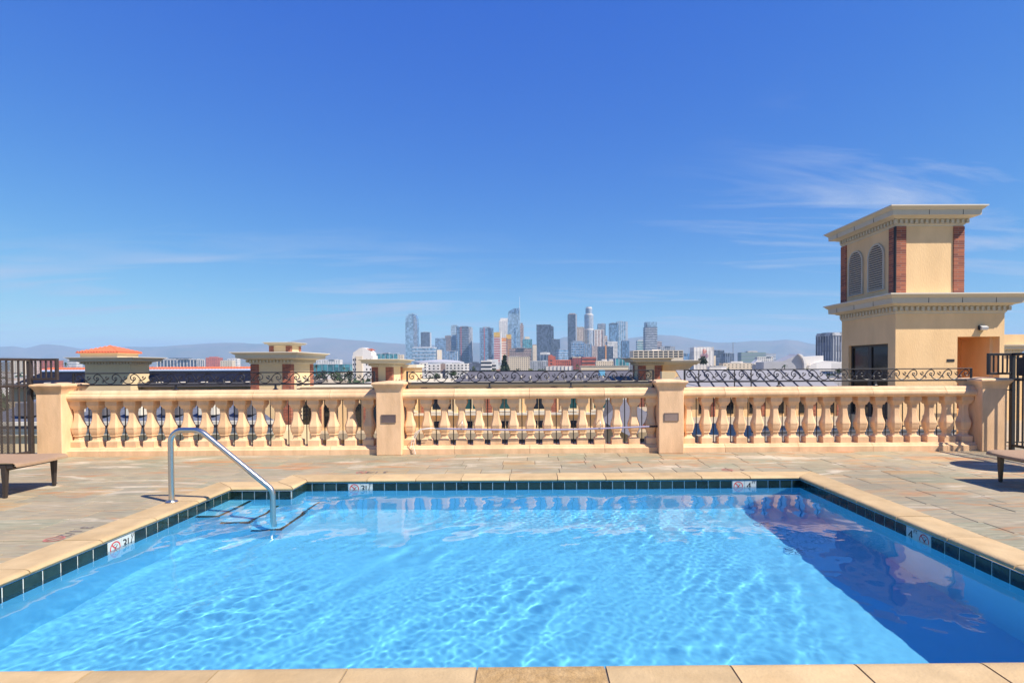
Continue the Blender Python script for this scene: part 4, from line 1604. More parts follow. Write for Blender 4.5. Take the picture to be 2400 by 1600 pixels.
# ---- distant parts of the same block: small towers
def small_tower(name, label, x0, x1, y0, d, zwall, hc, o, side, lantern=None, hip=None, bricks=True):
    t = thing(name, label, 'tower', (x0, y0, -8))
    y1 = y0 + d
    MB().box(x0, x1, y0, y1, -8, zwall).build('wall', stucco_pale, t)
    cornice(t, x0, x1, y0, y1, zwall, hc, o, False)
    if bricks:
        corner_bricks(t, x0, x1, y0, y1, -8, zwall - 0.001, 0.42, ('fr', 'br', 'fl') if side > 0 else ('fl', 'bl', 'fr'))
        n = 2
        ys_ = (y0 + y0 + d) / 2
        for k in (-1, 1):
            if side > 0:
                arch_louvre(t, 'x+', x1 + 0.001, zwall - 3.2, zwall - 0.75, ys_ + k * d * 0.16, d * 0.26, 0.22)
            else:
                arch_louvre(t, 'x-', x0 - 0.001, zwall - 3.2, zwall - 0.75, ys_ + k * d * 0.16, d * 0.26, 0.22)
    if lantern:
        a, b, c, e, z0, z1, h2, o2 = lantern
        MB().box(a, b, c, e, z0, z1).build('lantern_wall', stucco_pale, t)
        corner_bricks(t, a, b, c, e, z0 + 0.001, z1 - 0.001, 0.22)
        cornice(t, a, b, c, e, z1, h2, o2, False)
    if hip:
        a, b, c, e, z0, z1 = hip
        MB().ringbox(a + 0.15, b - 0.15, c + 0.15, e - 0.15, [(0, z0 - 0.45), (0, z0 - 0.1), (0.1, z0 - 0.05)]).build('roof_drum', stucco_pale, t)
        cxm, cym = (a + b) / 2, (c + e) / 2
        r = MB()
        rg = [(a, c), (b, c), (b, e), (a, e)]
        r.add([(p[0], p[1], z0 - 0.05) for p in rg] + [(p[0], p[1], z0) for p in rg] + [(cxm, cym, z1)], [(3, 2, 1, 0), (4, 5, 8), (5, 6, 8), (6, 7, 8), (7, 4, 8), (0, 1, 5, 4), (1, 2, 6, 5), (2, 3, 7, 6), (3, 0, 4, 7)])
        rf = r.build('roof', red_tile, t)
        # barrel tile courses down the two faces in view
        rows_ = MB()
        for k in range(15):
            f_ = (k + 0.5) / 15
            for (p, q) in ((rg[0], rg[1]), (rg[1], rg[2])):
                bx, by = p[0] + (q[0] - p[0]) * f_, p[1] + (q[1] - p[1]) * f_
                up = 1 - abs(2 * f_ - 1)
                mx, my = (p[0] + q[0]) / 2, (p[1] + q[1]) / 2
                tx, ty = bx + (cxm - mx) * up, by + (cym - my) * up
                rows_.tube([(bx, by, z0 + 0.02), (tx, ty, z0 + (z1 - z0) * up + 0.02)], 0.055, 5)
        tag(rows_.build('barrel_tiles', red_tile, rf), kind='stuff')
    wrap(t, Vector((x0, y0, -8)))
    return t


def X_(px, y):
    return at(px, 860, y).x


YB = 30.0
small_tower('roof_tower', 'cream turret with brick corner, wide cornice and small lantern on top', X_(589, YB), X_(680, YB), YB, 3.1, 1.62, 0.66, 0.78, 1,
            lantern=(X_(633, YB + .8), X_(680, YB + .8), YB + 0.8, YB + 2.2, 2.27, 2.66, 0.20, 0.30))
YA = 34.0
small_tower('roof_tower', 'cream turret with small red hip roof near the left fence', X_(199, YA), X_(305, YA), YA, 1.7, 1.65, 0.48, 0.72, 1,
            hip=(X_(184, YA), X_(283, YA), YA - 0.2, YA + 1.9, 2.44, 2.86), bricks=False)
YC = 38.0
small_tower('roof_tower', 'cream turret with brick corner half hidden by the pier left of the pole', X_(872, YC), X_(918, YC), YC, 3.0, 1.42, 0.55, 0.8, 1)
MBt = thing('apartment_wing', 'plain cream roof block beside the turret above the left pier of the pole', 'building', (X_(930, YC), YC + 3, -8))
MB().box(X_(930, YC + 3.2), X_(972, YC + 3.2), YC + 3.2, YC + 6, -8, 1.35).build('wall', stucco, MBt)
MB().box(X_(930, YC + 3.2) - 0.1, X_(977, YC + 3.2), YC + 3.1, YC + 6.1, 1.36, 1.60).build('coping', trim_cap, MBt)
wrap(MBt, Vector((X_(930, YC), YC + 3, -8)))
YD = 36.0
small_tower('roof_tower', 'cream turret with brick corner behind the pier right of the pole', X_(1499, YD), X_(1549, YD), YD, 2.2, 1.42, 0.52, 0.75, -1)
dd = thing('roof_block', 'low cream roof block with flared soffit right of the brick turret', 'building', (X_(1570, YD), YD + 1, -2))
xa_, xb_ = X_(1553, YD + 1), X_(1630, YD + 1)
MB().prism([(xa_, 0.2), (xb_ - 0.9, 0.8), (xb_ - 0.1, 1.45), (xa_, 1.45)], YD + 1, YD + 3, 'y').build('wall', stucco, dd, fix=True)
MB().ringbox(xa_, xb_, YD + 1, YD + 3, [(0.05, 1.451), (0.25, 1.62), (0.30, 1.75), (0.0, 1.78)]).build('cornice', trim, dd)
MB().box(xa_ - 0.001, xa_ + 0.5, YD + 1.01, YD + 2.9, -6, 0.19).build('shaft', stucco, dd)
wrap(dd, Vector((X_(1570, YD), YD + 1, -2)))


# ---- wings seen over and between the balusters
def fwindow(t, x0, x1, z0, z1, y, m, fr=0.10):
    f = MB().box(x0 - fr, x1 + fr, y - 0.07, y - 0.001, z0 - fr, z0).box(x0 - fr, x1 + fr, y - 0.06, y - 0.001, z1, z1 + fr).box(x0 - fr, x0, y - 0.06, y - 0.001, z0, z1).box(x1, x1 + fr, y - 0.06, y - 0.001, z0, z1)
    f.box((x0 + x1) / 2 - 0.03, (x0 + x1) / 2 + 0.03, y - 0.045, y - 0.001, z0, z1)
    w_ = f.build('window', stucco_pale, t)
    MB().box(x0, x1, y - 0.02, y - 0.002, z0, z1).build('pane', m, w_)
    MB().box(x0 - 0.2, x1 + 0.2, y - 0.16, y - 0.071, z0 - 0.20, z0 - 0.1).build('sill', trim_cap, w_)


YW = 36.0
wg = thing('apartment_wing', 'cream wing with windows and brick piers seen through the middle balusters', 'building', (2, YW, -9))
wx0, wx1 = X_(905, YW), X_(1560, YW)
zz = lambda py: at(1250, py, YW).z
MB().box(wx0, wx1, YW, YW + 9, -9, zz(907)).build('wall', stucco, wg)
MB().ringbox(wx0, wx1, YW, YW + 9, [(0.05, zz(907) + 0.001), (0.10, zz(904)), (0.35, zz(901)), (0.40, zz(896)), (0.45, zz(895)), (0.45, zz(893.5)), (0, zz(893))]).build('cornice', trim, wg)
MB().add([(X_(1062, YW), YW - 0.2, zz(893) + 0.02), (wx1, YW - 0.2, zz(893) + 0.02), (wx1, YW + 9, 0.98), (X_(1062, YW), YW + 9, 0.98), (X_(1062, YW), YW + 9, 0.0), (wx1, YW + 9, 0.0)], [(0, 1, 2, 3), (2, 5, 4, 3)]).build('roof', grey_roof, wg, fix=True)
for k in range(20):
    xx = X_(1072 + k * 21.3, YW + 2)
    MB().tube([(xx, YW + 2, 0.45), (xx, YW + 2, 0.75)], 0.06, 6).build('vent_pipe', trim_cap if k % 3 else iron, wg)
MB().cbox(X_(1404, YW + 4), X_(1418, YW + 4), YW + 4, YW + 4.5, 0.5, 1.12, 0.02).build('roof_unit', mat('pale_blue_paint', (0.18, 0.48, 0.68), 0.5), wg)
z_s = zz(968)
MB().box(wx0, wx1, YW - 0.35, YW - 0.001, zz(971), zz(966)).build('string_course', trim_cap, wg)
MB().box(wx0, wx1, YW - 1.8, YW - 0.001, zz(1020), zz(1006)).build('ledge', concrete, wg)
MB().box(wx0, wx1, YW - 1.6, YW - 0.5, -9, zz(1021)).build('lower_wall', grey_roof, wg)
k = 0
x = wx0 + 0.9
while x < wx1 - 1.2:
    kind = k % 3
    if kind == 1:
        fwindow(wg, x, x + 1.25, zz(958), zz(915), YW, dark_glass)
    else:
        fwindow(wg, x, x + 1.0, zz(957), zz(915), YW, green_glass)
    fwindow(wg, x + 0.1, x + 1.0, zz(1003), zz(985), YW, dark_glass, 0.06)
    if k % 2 == 0:
        MB().box(x + 1.42, x + 1.82, YW - 0.12, YW - 0.001, zz(966) + 0.001, zz(907)).build('brick_pilaster', brick, wg)
    else:
        MB().box(x + 1.45, x + 1.65, YW - 0.16, YW - 0.001, zz(966) + 0.001, zz(907)).build('column', stucco_pale, wg)
    x += 2.15
    k += 1
wrap(wg, Vector((2, YW, -9)))

# grey hipped roof of a bay seen through the right end of the middle bay
gr = thing('bay_roof', 'grey hipped bay roof seen through balusters left of the right pole pier', 'roof', (4.8, 27, -6))
yb_ = 27.0
gxa, gxb, gxm = X_(1408, yb_), X_(1522, yb_), X_(1462, yb_)
gz = lambda py: at(1460, py, yb_).z
MB().add([(gxa, yb_, gz(985)), (gxb, yb_, gz(970)), (gxm + .3, yb_ - 1.2, gz(1020)), (gxa + 0.6, yb_ + 2, gz(940)), (gxb - 0.9, yb_ + 2, gz(940))],
         [(0, 2, 4, 3), (2, 1, 4), (0, 3, 4, 1), (0, 1, 2)]).build('roof', mat('slate_grey', (0.16, 0.155, 0.17), 0.8, var=0.1), gr, fix=True)
MB().box(gxa + 0.3, gxb - 0.5, yb_ + 0.3, yb_ + 3, -9, gz(1000)).build('wall', stucco, gr)
MB().box(gxa + 0.5, gxb - 0.8, yb_ + 1.9, yb_ + 2.1, gz(942), gz(937)).build('ridge_cap', trim_cap, gr)
wrap(gr, Vector((4.8, 27, -6)))

# long left wing: dark panel roof under a red tile ridge
lw = thing('apartment_wing', 'long wing with dark panelled roof under a red tile ridge at the left', 'building', (-20, 34, -8))
YL = 35.0
zl = lambda py, y=YL: at(450, py, y).z
lx0, lx1 = X_(20, YL), X_(592, YL)
MB().box(lx0, lx1, YL, YL + 9, -8, zl(905)).build('wall', concrete, lw)
MB().box(lx0, lx1, YL - 0.4, YL - 0.001, zl(905), zl(896)).build('parapet', grey_roof, lw)
navy = mat('navy_panel', (0.010, 0.011, 0.018), 0.6, spec=0.2, var=0.2, vscale=1.0)
xs = lx0 + 0.05
while xs < lx1 - 0.5:
    xe = min(xs + 1.45, lx1)
    MB().add([(xs, YL + 0.4, zl(895)), (xe - 0.05, YL + 0.4, zl(895)), (xe - 0.05, YL + 2.4, zl(869.5, YL + 2.4)), (xs, YL + 2.4, zl(869.5, YL + 2.4)),
              (xs, YL + 0.45, zl(895) - 0.08), (xe - 0.05, YL + 0.45, zl(895) - 0.08), (xe - 0.05, YL + 2.45, zl(869.5, YL + 2.4) - 0.08), (xs, YL + 2.45, zl(869.5, YL + 2.4) - 0.08)],
             [(0, 1, 2, 3), (7, 6, 5, 4), (0, 4, 5, 1), (1, 5, 6, 2), (2, 6, 7, 3), (3, 7, 4, 0)]).build('roof_panel', navy, lw, fix=True)
    MB().tube([(xs + 0.5, YL + 0.3, zl(897)), (xs + 0.9, YL + 0.3, zl(896.4))], 0.07, 6).build('roof_light', trim_cap, lw)
    xs = xe
MB().tube([(lx0, YL + 2.3, zl(868, YL + 2.3)), (lx1, YL + 2.3, zl(868, YL + 2.3))], 0.10, 8).build('gutter', mat('blue_white_gutter', (0.42, 0.50, 0.62), 0.4), lw)
rd = MB()
x = lx0
rdg = MB()
rdg.prism([(YL + 2.35, zl(866, YL + 2.4)), (YL + 3.2, zl(862.0, YL + 3.2)), (YL + 4.2, zl(866, YL + 4.2))], lx0, lx1, 'x')
ro = rdg.build('ridge', red_tile, lw, fix=True)
while x < lx1:
    rd.tube([(x, YL + 2.33, zl(866, YL + 2.4) + 0.03), (x, YL + 3.2, zl(862.0, YL + 3.2) + 0.03)], 0.07, 5)
    x += 0.22
tag(rd.build('barrel_tiles', red_tile, ro), kind='stuff')
wrap(lw, Vector((-20, 34, -8)))

# nearer blue-grey roof and banded parapet seen through the left balusters
nr = thing('lower_roof', 'blue-grey seamed roof above cream bands seen through the left balusters', 'roof', (-14, 24, -8))
YN = 25.0
zn = lambda py: at(400, py, YN).z
n0, n1 = X_(-60, YN), X_(640, YN)
for k in range(7):
    za_, zb_ = zn(986) + (zn(935) - zn(986)) * k / 7, zn(986) + (zn(935) - zn(986)) * (k + 1) / 7
    MB().add([(n0, YN + k * 0.5, za_ + 0.012), (n1 - k * 0.5, YN + k * 0.5, za_ + 0.012), (n1 - k * 0.5 - 0.5, YN + 0.5 + k * 0.5, zb_), (n0, YN + 0.5 + k * 0.5, zb_),
              (n0, YN + k * 0.5, za_ - 0.05), (n1 - k * 0.5, YN + k * 0.5, za_ - 0.05)], [(0, 1, 2, 3), (4, 5, 1, 0)]).build('roof_strip', blue_roof, nr, fix=True)
for k, (a, b, m_) in enumerate(((986, 994, trim_cap), (994.2, 1001, grey_roof), (1001.2, 1008, trim_cap), (1008.2, 1018, trim))):
    MB().box(n0, n1, YN - 0.25 + 0.06 * k, YN + 0.4, zn(b), zn(a)).build('parapet_band', m_, nr)
MB().box(n0, n1, YN + 0.1, YN + 4, -8, zn(1018.2)).build('wall', stucco_pale, nr)
for k in range(8):
    xx = n0 + 1.5 + k * 1.7
    if xx < n1 - 1:
        MB().cbox(xx, xx + 0.8, YN + 0.0 + 0.3, YN + 1.3, zn(985) + 0.2, zn(985) + 0.85, 0.03).build('air_handler', trim_cap if k % 2 else grey_roof, nr)
wrap(nr, Vector((-14, 24, -8)))
ar = thing('apartment_wing', 'cream arcade with arched openings seen through balusters left of the louvred pier', 'building', (-12, 31, -9))
YR = 31.5
a0, a1 = X_(690, YR), X_(905, YR)
zr = lambda py: at(800, py, YR).z
MB().box(a0, a1, YR, YR + 5, -9, zr(912)).build('wall', stucco, ar)
MB().ringbox(a0, a1, YR, YR + 5, [(0.05, zr(912) + 0.001), (0.3, zr(909)), (0.35, zr(906)), (0, zr(905.5))]).build('cornice', trim, ar)
for k in range(4):
    xx = a0 + 0.35 + k * 1.35
    pts = [(xx, zr(1000)), (xx + 0.8, zr(1000))] + [(xx + 0.4 + 0.4 * math.cos(a), zr(955) + 0.4 * math.sin(a)) for a in [math.pi * i / 10 for i in range(11)]]
    f_ = MB().prism(pts, YR - 0.03, YR - 0.001, 'y').build('arched_opening', dark_glass, ar, fix=True)
    if k % 2 == 0:
        MB().box(xx + 0.95, xx + 1.2, YR - 0.1, YR - 0.001, -9, zr(912)).build('brick_pilaster', brick, ar)
MB().box(a0, a1, YR - 1.5, YR - 0.001, zr(1022), zr(1008)).build('ledge', concrete, ar)
wrap(ar, Vector((-12, 31, -9)))
court = MB().box(-40, 5.9, 9.6, 60, -9.2, -8.0).build('courtyard_roof', grey_roof)
tag(court, kind='structure')

# ------------------------------------------------------------------ the city beyond
GZ = -23.0
rc = random.Random(21)


def island_material(name, stops, rough=0.85):
    m = bpy.data.materials.new(name)
    m.use_nodes = True
    n, l = m.node_tree.nodes, m.node_tree.links
    g_ = n.new('ShaderNodeNewGeometry')
    cr = n.new('ShaderNodeValToRGB')
    cr.color_ramp.interpolation = 'CONSTANT'
    e = cr.color_ramp.elements
    while len(e) < len(stops):
        e.new(0.5)
    for k, (p, c) in enumerate(stops):
        e[k].position = p
        e[k].color = c + (1,)
    l.new(g_.outputs['Random Per Island'], cr.inputs[0])
    l.new(cr.outputs[0], n['Principled BSDF'].inputs['Base Color'])
    n['Principled BSDF'].inputs['Roughness'].default_value = rough
    return m


gm_ = mat('city_ground', (0.16, 0.145, 0.125), 0.95, var=0.5, vscale=0.004, second=(0.09, 0.105, 0.06))
ground = MB().sheet(-19000, 19000, 70, 20500, GZ).sheet(-19000, 19000, -150, 70, GZ - 0.004).build('ground', gm_)
tag(ground, kind='structure')

# mountains
SIL = [(-900, 815), (-400, 812), (-200, 812), (0, 813), (30, 811), (60, 816), (100, 806), (150, 810), (190, 817), (260, 815), (300, 812), (350, 813), (400, 811), (470, 806), (520, 803),
       (560, 804), (600, 806), (640, 806), (680, 800), (720, 793), (750, 790), (790, 793), (850, 798), (900, 803), (950, 806), (1000, 808), (1060, 812),
       (1110, 803), (1150, 806), (1220, 812), (1290, 802), (1320, 790), (1340, 788), (1400, 795), (1450, 795), (1500, 789), (1545, 785), (1590, 788), (1640, 797),
       (1680, 803), (1720, 803), (1760, 799), (1800, 799), (1840, 796), (1870, 799), (1900, 805), (1930, 810), (2000, 812), (2100, 815), (2300, 818), (2600, 815), (3200, 815)]


def hills(name, sil, y_ridge, y_foot, y_back, m, nx=420, ny=26, seed=3, rough=1.0):
    rg = np.random.default_rng(seed)
    pxs = np.linspace(sil[0][0], sil[-1][0], nx)
    pys = np.interp(pxs, [s[0] for s in sil], [s[1] for s in sil])
    for o in range(4):
        f = 2 ** o
        ph = rg.uniform(0, 100)
        pys = pys + 0.8 / f * np.sin(pxs / (37 / f) + ph) * np.sin(pxs / (61 / f) + 2 * ph)
    ridge = [at(float(a), float(b), y_ridge) for a, b in zip(pxs, pys)]
    vs, fs = [], []
    noise = rg.normal(0, 1, (ny, nx))
    for _ in range(3):
        noise = (noise + np.roll(noise, 1, 1) + np.roll(noise, -1, 1) + np.roll(noise, 1, 0)) / 4 * 1.6
    for j in range(ny):
        t = j / (ny - 1)
        yy = y_foot + (y_back - y_foot) * t
        tr = (y_ridge - y_foot) / (y_back - y_foot)
        if t <= tr:
            prof = (t / tr) ** 1.25
        else:
            prof = max(0.0, 1 - (t - tr) / (1 - tr)) ** 0.8
        for i in range(nx):
            H = ridge[i].z - GZ
            x = ridge[i].x * (yy / y_ridge)
            jag = noise[j, i] * 0.06 * H * rough * math.sin(math.pi * min(1, t / tr)) if t < tr else 0
            z = GZ - 0.5 + max(0.0, H * prof + jag * 1.0)
            if abs(t - tr) < 0.5 / ny:
                z = GZ + H
            vs.append((x, yy, z))
    for j in range(ny - 1):
        for i in range(nx - 1):
            a = j * nx + i
            fs.append((a, a + 1, a + nx + 1, a + nx))
    o = MB().add(vs, fs).build(name, m, smooth=80)
    return tag(o, kind='structure')


hill_mat = mat('hill_chaparral', (0.15, 0.105, 0.075), 0.95, var=0.35, vscale=0.0016, second=(0.075, 0.075, 0.045))
hills('hills', SIL, 10800, 8400, 15000, hill_mat)
hills('hills', [(-700, 845), (-200, 838), (0, 836), (60, 838), (130, 842), (220, 838), (330, 840), (420, 846), (500, 845), (560, 837), (620, 845), (760, 848), (960, 853), (1200, 855)], 6800, 6000, 8000,
      hill_mat, 200, 14, 8)

# glass and wall finishes of the far towers
glass_blue = mat('tower_glass_blue', (0.11, 0.20, 0.32), 0.25, var=0.10, vscale=0.05)
glass_pale = mat('tower_glass_pale', (0.22, 0.34, 0.45), 0.2, var=0.08, vscale=0.03)
glass_dark = mat('tower_glass_dark', (0.045, 0.060, 0.095), 0.3, var=0.10, vscale=0.05)
glass_teal = mat('tower_glass_teal', (0.06, 0.22, 0.25), 0.25, var=0.1, vscale=0.05)
slate_wall = mat('tower_slate', (0.085, 0.10, 0.14), 0.6, var=0.08, vscale=0.04)
brown_wall = mat('tower_brown', (0.20, 0.14, 0.12), 0.8, var=0.1, vscale=0.05)
white_wall = mat('tower_white', (0.70, 0.66, 0.60), 0.8, var=0.06, vscale=0.05)
cream_wall = mat('tower_cream', (0.64, 0.53, 0.38), 0.85, var=0.06, vscale=0.05)
grey_wall = mat('tower_grey', (0.34, 0.35, 0.37), 0.8, var=0.06, vscale=0.05)
pink_wall = mat('tower_pink', (0.42, 0.30, 0.25), 0.8, var=0.06, vscale=0.05)
red_wall = mat('block_red', (0.44, 0.11, 0.065), 0.85, var=0.1, vscale=0.05)
maroon_wall = mat('block_maroon', (0.20, 0.045, 0.045), 0.85, var=0.1, vscale=0.05)
orange_net = mat('orange_netting', (0.62, 0.26, 0.06), 0.9, var=0.2, vscale=0.2)
yellow_net = mat('yellow_netting', (0.66, 0.40, 0.06), 0.9, var=0.2, vscale=0.2)
pinkred = mat('red_cladding', (0.45, 0.10, 0.10), 0.9, var=0.2, vscale=0.2)
win_dark = mat('far_window', (0.03, 0.035, 0.045), 0.3)
band_light = mat('band_light', (0.56, 0.58, 0.60), 0.6)
band_mid = mat('band_mid', (0.26, 0.30, 0.36), 0.6)
metal_white = mat('white_metal', (0.70, 0.70, 0.70), 0.4)
metal_grey = mat('grey_metal', (0.35, 0.37, 0.40), 0.4, metal=0.5)


def window_cells(m, cw, ch, lo, hi):
    """uneven brightness from window to window on facades too far off to tell the panes apart"""
    n, l = m.node_tree.nodes, m.node_tree.links
    bs = n['Principled BSDF']
    src = bs.inputs['Base Color'].links[0].from_socket
    tc = n.new('ShaderNodeTexCoord')
    sp = n.new('ShaderNodeSeparateXYZ')
    l.new(tc.outputs['Object'], sp.inputs[0])

    def mth(op, a, b):
        k = n.new('ShaderNodeMath')
        k.operation = op
        for i, v in enumerate((a, b)):
            if isinstance(v, (int, float)):
                k.inputs[i].default_value = v
            elif v is not None:
                l.new(v, k.inputs[i])
        return k.outputs[0]
    a = mth('FLOOR', mth('DIVIDE', mth('ADD', sp.outputs['X'], sp.outputs['Y']), cw), None)
    c = mth('FLOOR', mth('DIVIDE', sp.outputs['Z'], ch), None)
    cb = n.new('ShaderNodeCombineXYZ')
    l.new(a, cb.inputs[0])
    l.new(c, cb.inputs[1])
    wn_ = n.new('ShaderNodeTexWhiteNoise')
    l.new(cb.outputs[0], wn_.inputs['Vector'])
    mr = n.new('ShaderNodeMapRange')
    mr.inputs['To Min'].default_value, mr.inputs['To Max'].default_value = lo, hi
    l.new(wn_.outputs['Value'], mr.inputs[0])
    h2 = n.new('ShaderNodeHueSaturation')
    l.new(src, h2.inputs['Color'])
    l.new(mr.outputs[0], h2.inputs['Value'])
    l.new(h2.outputs[0], bs.inputs['Base Color'])


for m_, cw_, ch_, lo_, hi_ in ((glass_blue, 5.0, 7.5, 0.5, 1.6), (glass_pale, 6.0, 8.0, 0.6, 1.35), (glass_dark, 5.0, 7.5, 0.5, 2.0), (glass_teal, 6.0, 6.0, 0.5, 1.5),
                               (slate_wall, 5.0, 7.5, 0.6, 1.6), (brown_wall, 4.0, 6.0, 0.6, 1.4), (pink_wall, 4.0, 7.0, 0.65, 1.3), (grey_wall, 6.0, 6.0, 0.7, 1.25),
                               (red_wall, 5.0, 4.0, 0.8, 1.15), (white_wall, 9.0, 5.0, 0.82, 1.1)):
    window_cells(m_, cw_, ch_, lo_, hi_)


def frame_of(px0, px1, ytop, Y, rot, ratio):
    a, b = at(px0, ytop, Y), at(px1, ytop, Y)
    W = b.x - a.x
    ca, sa = math.cos(abs(rot)), math.sin(abs(rot))
    w = W / (ca + ratio * sa)
    return (a.x + b.x) / 2, w, w * ratio, a.z - GZ


def bands(t, w, d, z0, z1, step, th, m, out=0.25, name='floor_bands'):
    b = MB()
    z = z0 + step * 0.4
    while z < z1 - th:
        b.box(-w / 2 - out, w / 2 + out, -d / 2 - out, d / 2 + out, z, z + th)
        z += step
    if b.v:
        tag(b.build(name, m, t), kind='stuff')


def fins(t, w, d, z0, z1, step, th, m, out=0.3, name='mullions'):
    b = MB()
    n = max(2, round(w / step))
    for k in range(n + 1):
        x = -w / 2 + w * k / n
        b.box(x - th / 2, x + th / 2, -d / 2 - out, -d / 2 + 0.05, z0, z1)
    n = max(2, round(d / step))
    for k in range(n + 1):
        y = -d / 2 + d * k / n
        b.box(-w / 2 - out, -w / 2 + 0.05, y - th / 2, y + th / 2, z0, z1)
        b.box(w / 2 - 0.05, w / 2 + out, y - th / 2, y + th / 2, z0, z1)
    tag(b.build(name, m, t), kind='stuff')


def punched(t, w, d, z0, z1, sx, sz, ww, wh, m, name='windows'):
    """window openings on the front and both sides"""
    b = MB()
    nz_ = max(1, int((z1 - z0) / sz))
    for r in range(nz_):
        z = z0 + (r + 0.5) * (z1 - z0) / nz_
        n = max(1, int(w / sx))
        for k in range(n):
            x = -w / 2 + (k + 0.5) * w / n
            b.box(x - ww / 2, x + ww / 2, -d / 2 - 0.06, -d / 2 + 0.05, z - wh / 2, z + wh / 2)
        n = max(1, int(d / sx))
        for k in range(n):
            y = -d / 2 + (k + 0.5) * d / n
            b.box(-w / 2 - 0.06, -w / 2 + 0.05, y - ww / 2, y + ww / 2, z - wh / 2, z + wh / 2)
            b.box(w / 2 - 0.05, w / 2 + 0.06, y - ww / 2, y + ww / 2, z - wh / 2, z + wh / 2)
    tag(b.build(name, m, t), kind='stuff')


def tower(label, px0, px1, ytop, Y, m, style=(), rot=0.0, ratio=0.8, roof=True, cat='skyscraper', name='office_tower', zbase=0.0):
    xc, w, d, h = frame_of(px0, px1, ytop, Y, rot, ratio)
    t = thing(name, label, cat, (xc, Y, GZ))
    t.rotation_euler.z = rot
    MB().box(-w / 2, w / 2, -d / 2, d / 2, zbase, h).build('body', m, t)
    u = Y / 1268.0            # metres per photo pixel
    for s in style:
        k = s[0]
        if k == 'bands':
            bands(t, w, d, zbase, h, s[2] * u * 1.7, s[3] * u * 1.8, s[1])
        elif k == 'fins':
            fins(t, w, d, zbase, h, s[2] * u * 1.5, s[3] * u * 1.7, s[1])
        elif k == 'win':
            punched(t, w, d, zbase + s[6] * u if len(s) > 6 else max(zbase, h - 60 * u), h - 1.0 * u, s[2] * u, s[3] * u, s[4] * u, s[5] * u, s[1])
        elif k == 'cap':
            MB().box(-w / 2 * s[2], w / 2 * s[2], -d / 2 * s[2], d / 2 * s[2], h + 0.01, h + s[3] * u).build('roof_cap', s[1], t)
        elif k == 'stripe':
            x = -w / 2 + w * s[2]
            MB().box(x - s[3] * u / 2, x + s[3] * u / 2, -d / 2 - 0.5, -d / 2 - 0.02, zbase, h - 1).build('stripe', s[1], t)
        elif k == 'edge':
            MB().box(w / 2 - s[2] * u, w / 2 + 0.4, -d / 2 - 0.4, d / 2 + 0.4, zbase, h - 0.5 * u).build('edge_strip', s[1], t)
        elif k == 'top':
            MB().box(-w / 2 - 0.3, w / 2 + 0.3, -d / 2 - 0.3, d / 2 + 0.3, h - s[2] * u, h + 0.02 * u).build('crown_band', s[1], t)
    if roof:
        r_ = random.Random(int(px0 * 7 + ytop))
        b = MB()
        for _ in range(3):
            x, yv = r_.uniform(-0.3, 0.3) * w, r_.uniform(-0.3, 0.3) * d
            s_ = r_.uniform(0.08, 0.18) * w
            b.box(x - s_, x + s_, yv - s_, yv + s_, h + 0.02, h + r_.uniform(0.6, 1.6) * u)
        b.build('roof_plant', grey_wall, t)
    return t, w, d, h, u


B_, F_, W_ = 'bands', 'fins', 'win'
# --- downtown, from left to right
# sail-shaped glass hotel tower
Y = 2350
xc, w, d, h = frame_of(952, 980, 742, Y, 0, 0.7)
t = thing('hotel_tower', 'tallest blue glass sail tower at the left end of the skyline', 'skyscraper', (xc, Y, GZ))
u = Y / 1268
H = h + 14 * u
pl = [(-w / 2, 0), (-w / 2, h * 0.88), (-w / 2 + 1.2 * u, h), (-w / 2 + 18 * u * 0.5, h + 4 * u), (-w / 2 + 16 * u, h + 6 * u), (-w / 2 + 17.5 * u, h * 0.8), (-w / 2 + 18 * u, 0)]
MB().prism(pl, -d / 2, d / 2, 'y').build('glass_face', glass_pale, t, fix=True)
pr = [(-w / 2 + 18.05 * u, 0), (-w / 2 + 17.6 * u, h * 0.8), (-w / 2 + 16.1 * u, h + 6 * u), (w / 2 - 4 * u, h + 3 * u), (w / 2 - 1.2 * u, h - 5 * u), (w / 2, h * 0.8), (w / 2, h * 0.45), (w / 2 - 2 * u, 0)]
MB().prism(pr, -d / 2 + 2, d / 2, 'y').build('ribbed_face', glass_blue, t, fix=True)
b = MB()
for k in range(34):
    z = h * 0.30 + k * (h * 0.72) / 34
    b.box(-w / 2 + 18.4 * u, w / 2 - 0.4 * u - max(0, (z - h * 0.9)) * 0.25, -d / 2 + 1.2, -d / 2 + 2.0, z, z + 0.9 * u)
tag(b.build('ribs', band_light, t), kind='stuff')
b = MB()
for k in range(5):
    x = -w / 2 + (4 + 4.5 * k) * u
    b.tube([(x, 0, h), (x + 2.2 * u, 0, h + (10 - abs(k - 2) * 1.5) * u), (x + 4.5 * u, 0, h + (7 - k) * u)], 0.35 * u, 4)
b.build('crown_struts', metal_grey, t)
tower('plain dark blue box tower right of the sail tower', 986, 1011, 779, 2600, glass_dark, [(F_, band_mid, 2.2, 0.3), ('edge', band_light, 2.0)], 0.12)
tower('pale glass convention hotel at the foot of the sail tower', 969, 1021, 814, 2150, glass_pale, [(B_, band_light, 4.5, 0.9), ('top', metal_white, 1.5), ('win', win_dark, 9, 5, 4, 1.0)], -0.05, 0.5, cat='building', name='hotel_block')
tower('slim cream slab below the blue-grey towers', 1022, 1036, 820, 2050, cream_wall, [(F_, white_wall, 4, 0.5)], 0.4, cat='building', name='office_block')
tower('blue-grey blocky tower left of the twin dark towers', 1019, 1046, 793, 2450, glass_blue, [(B_, band_mid, 2.4, 0.5)], 0.15)
tower('narrow brownish tower tucked behind the twin dark towers', 1044, 1062, 787, 2600, brown_wall, [(F_, band_mid, 2, 0.4)], 0.0)
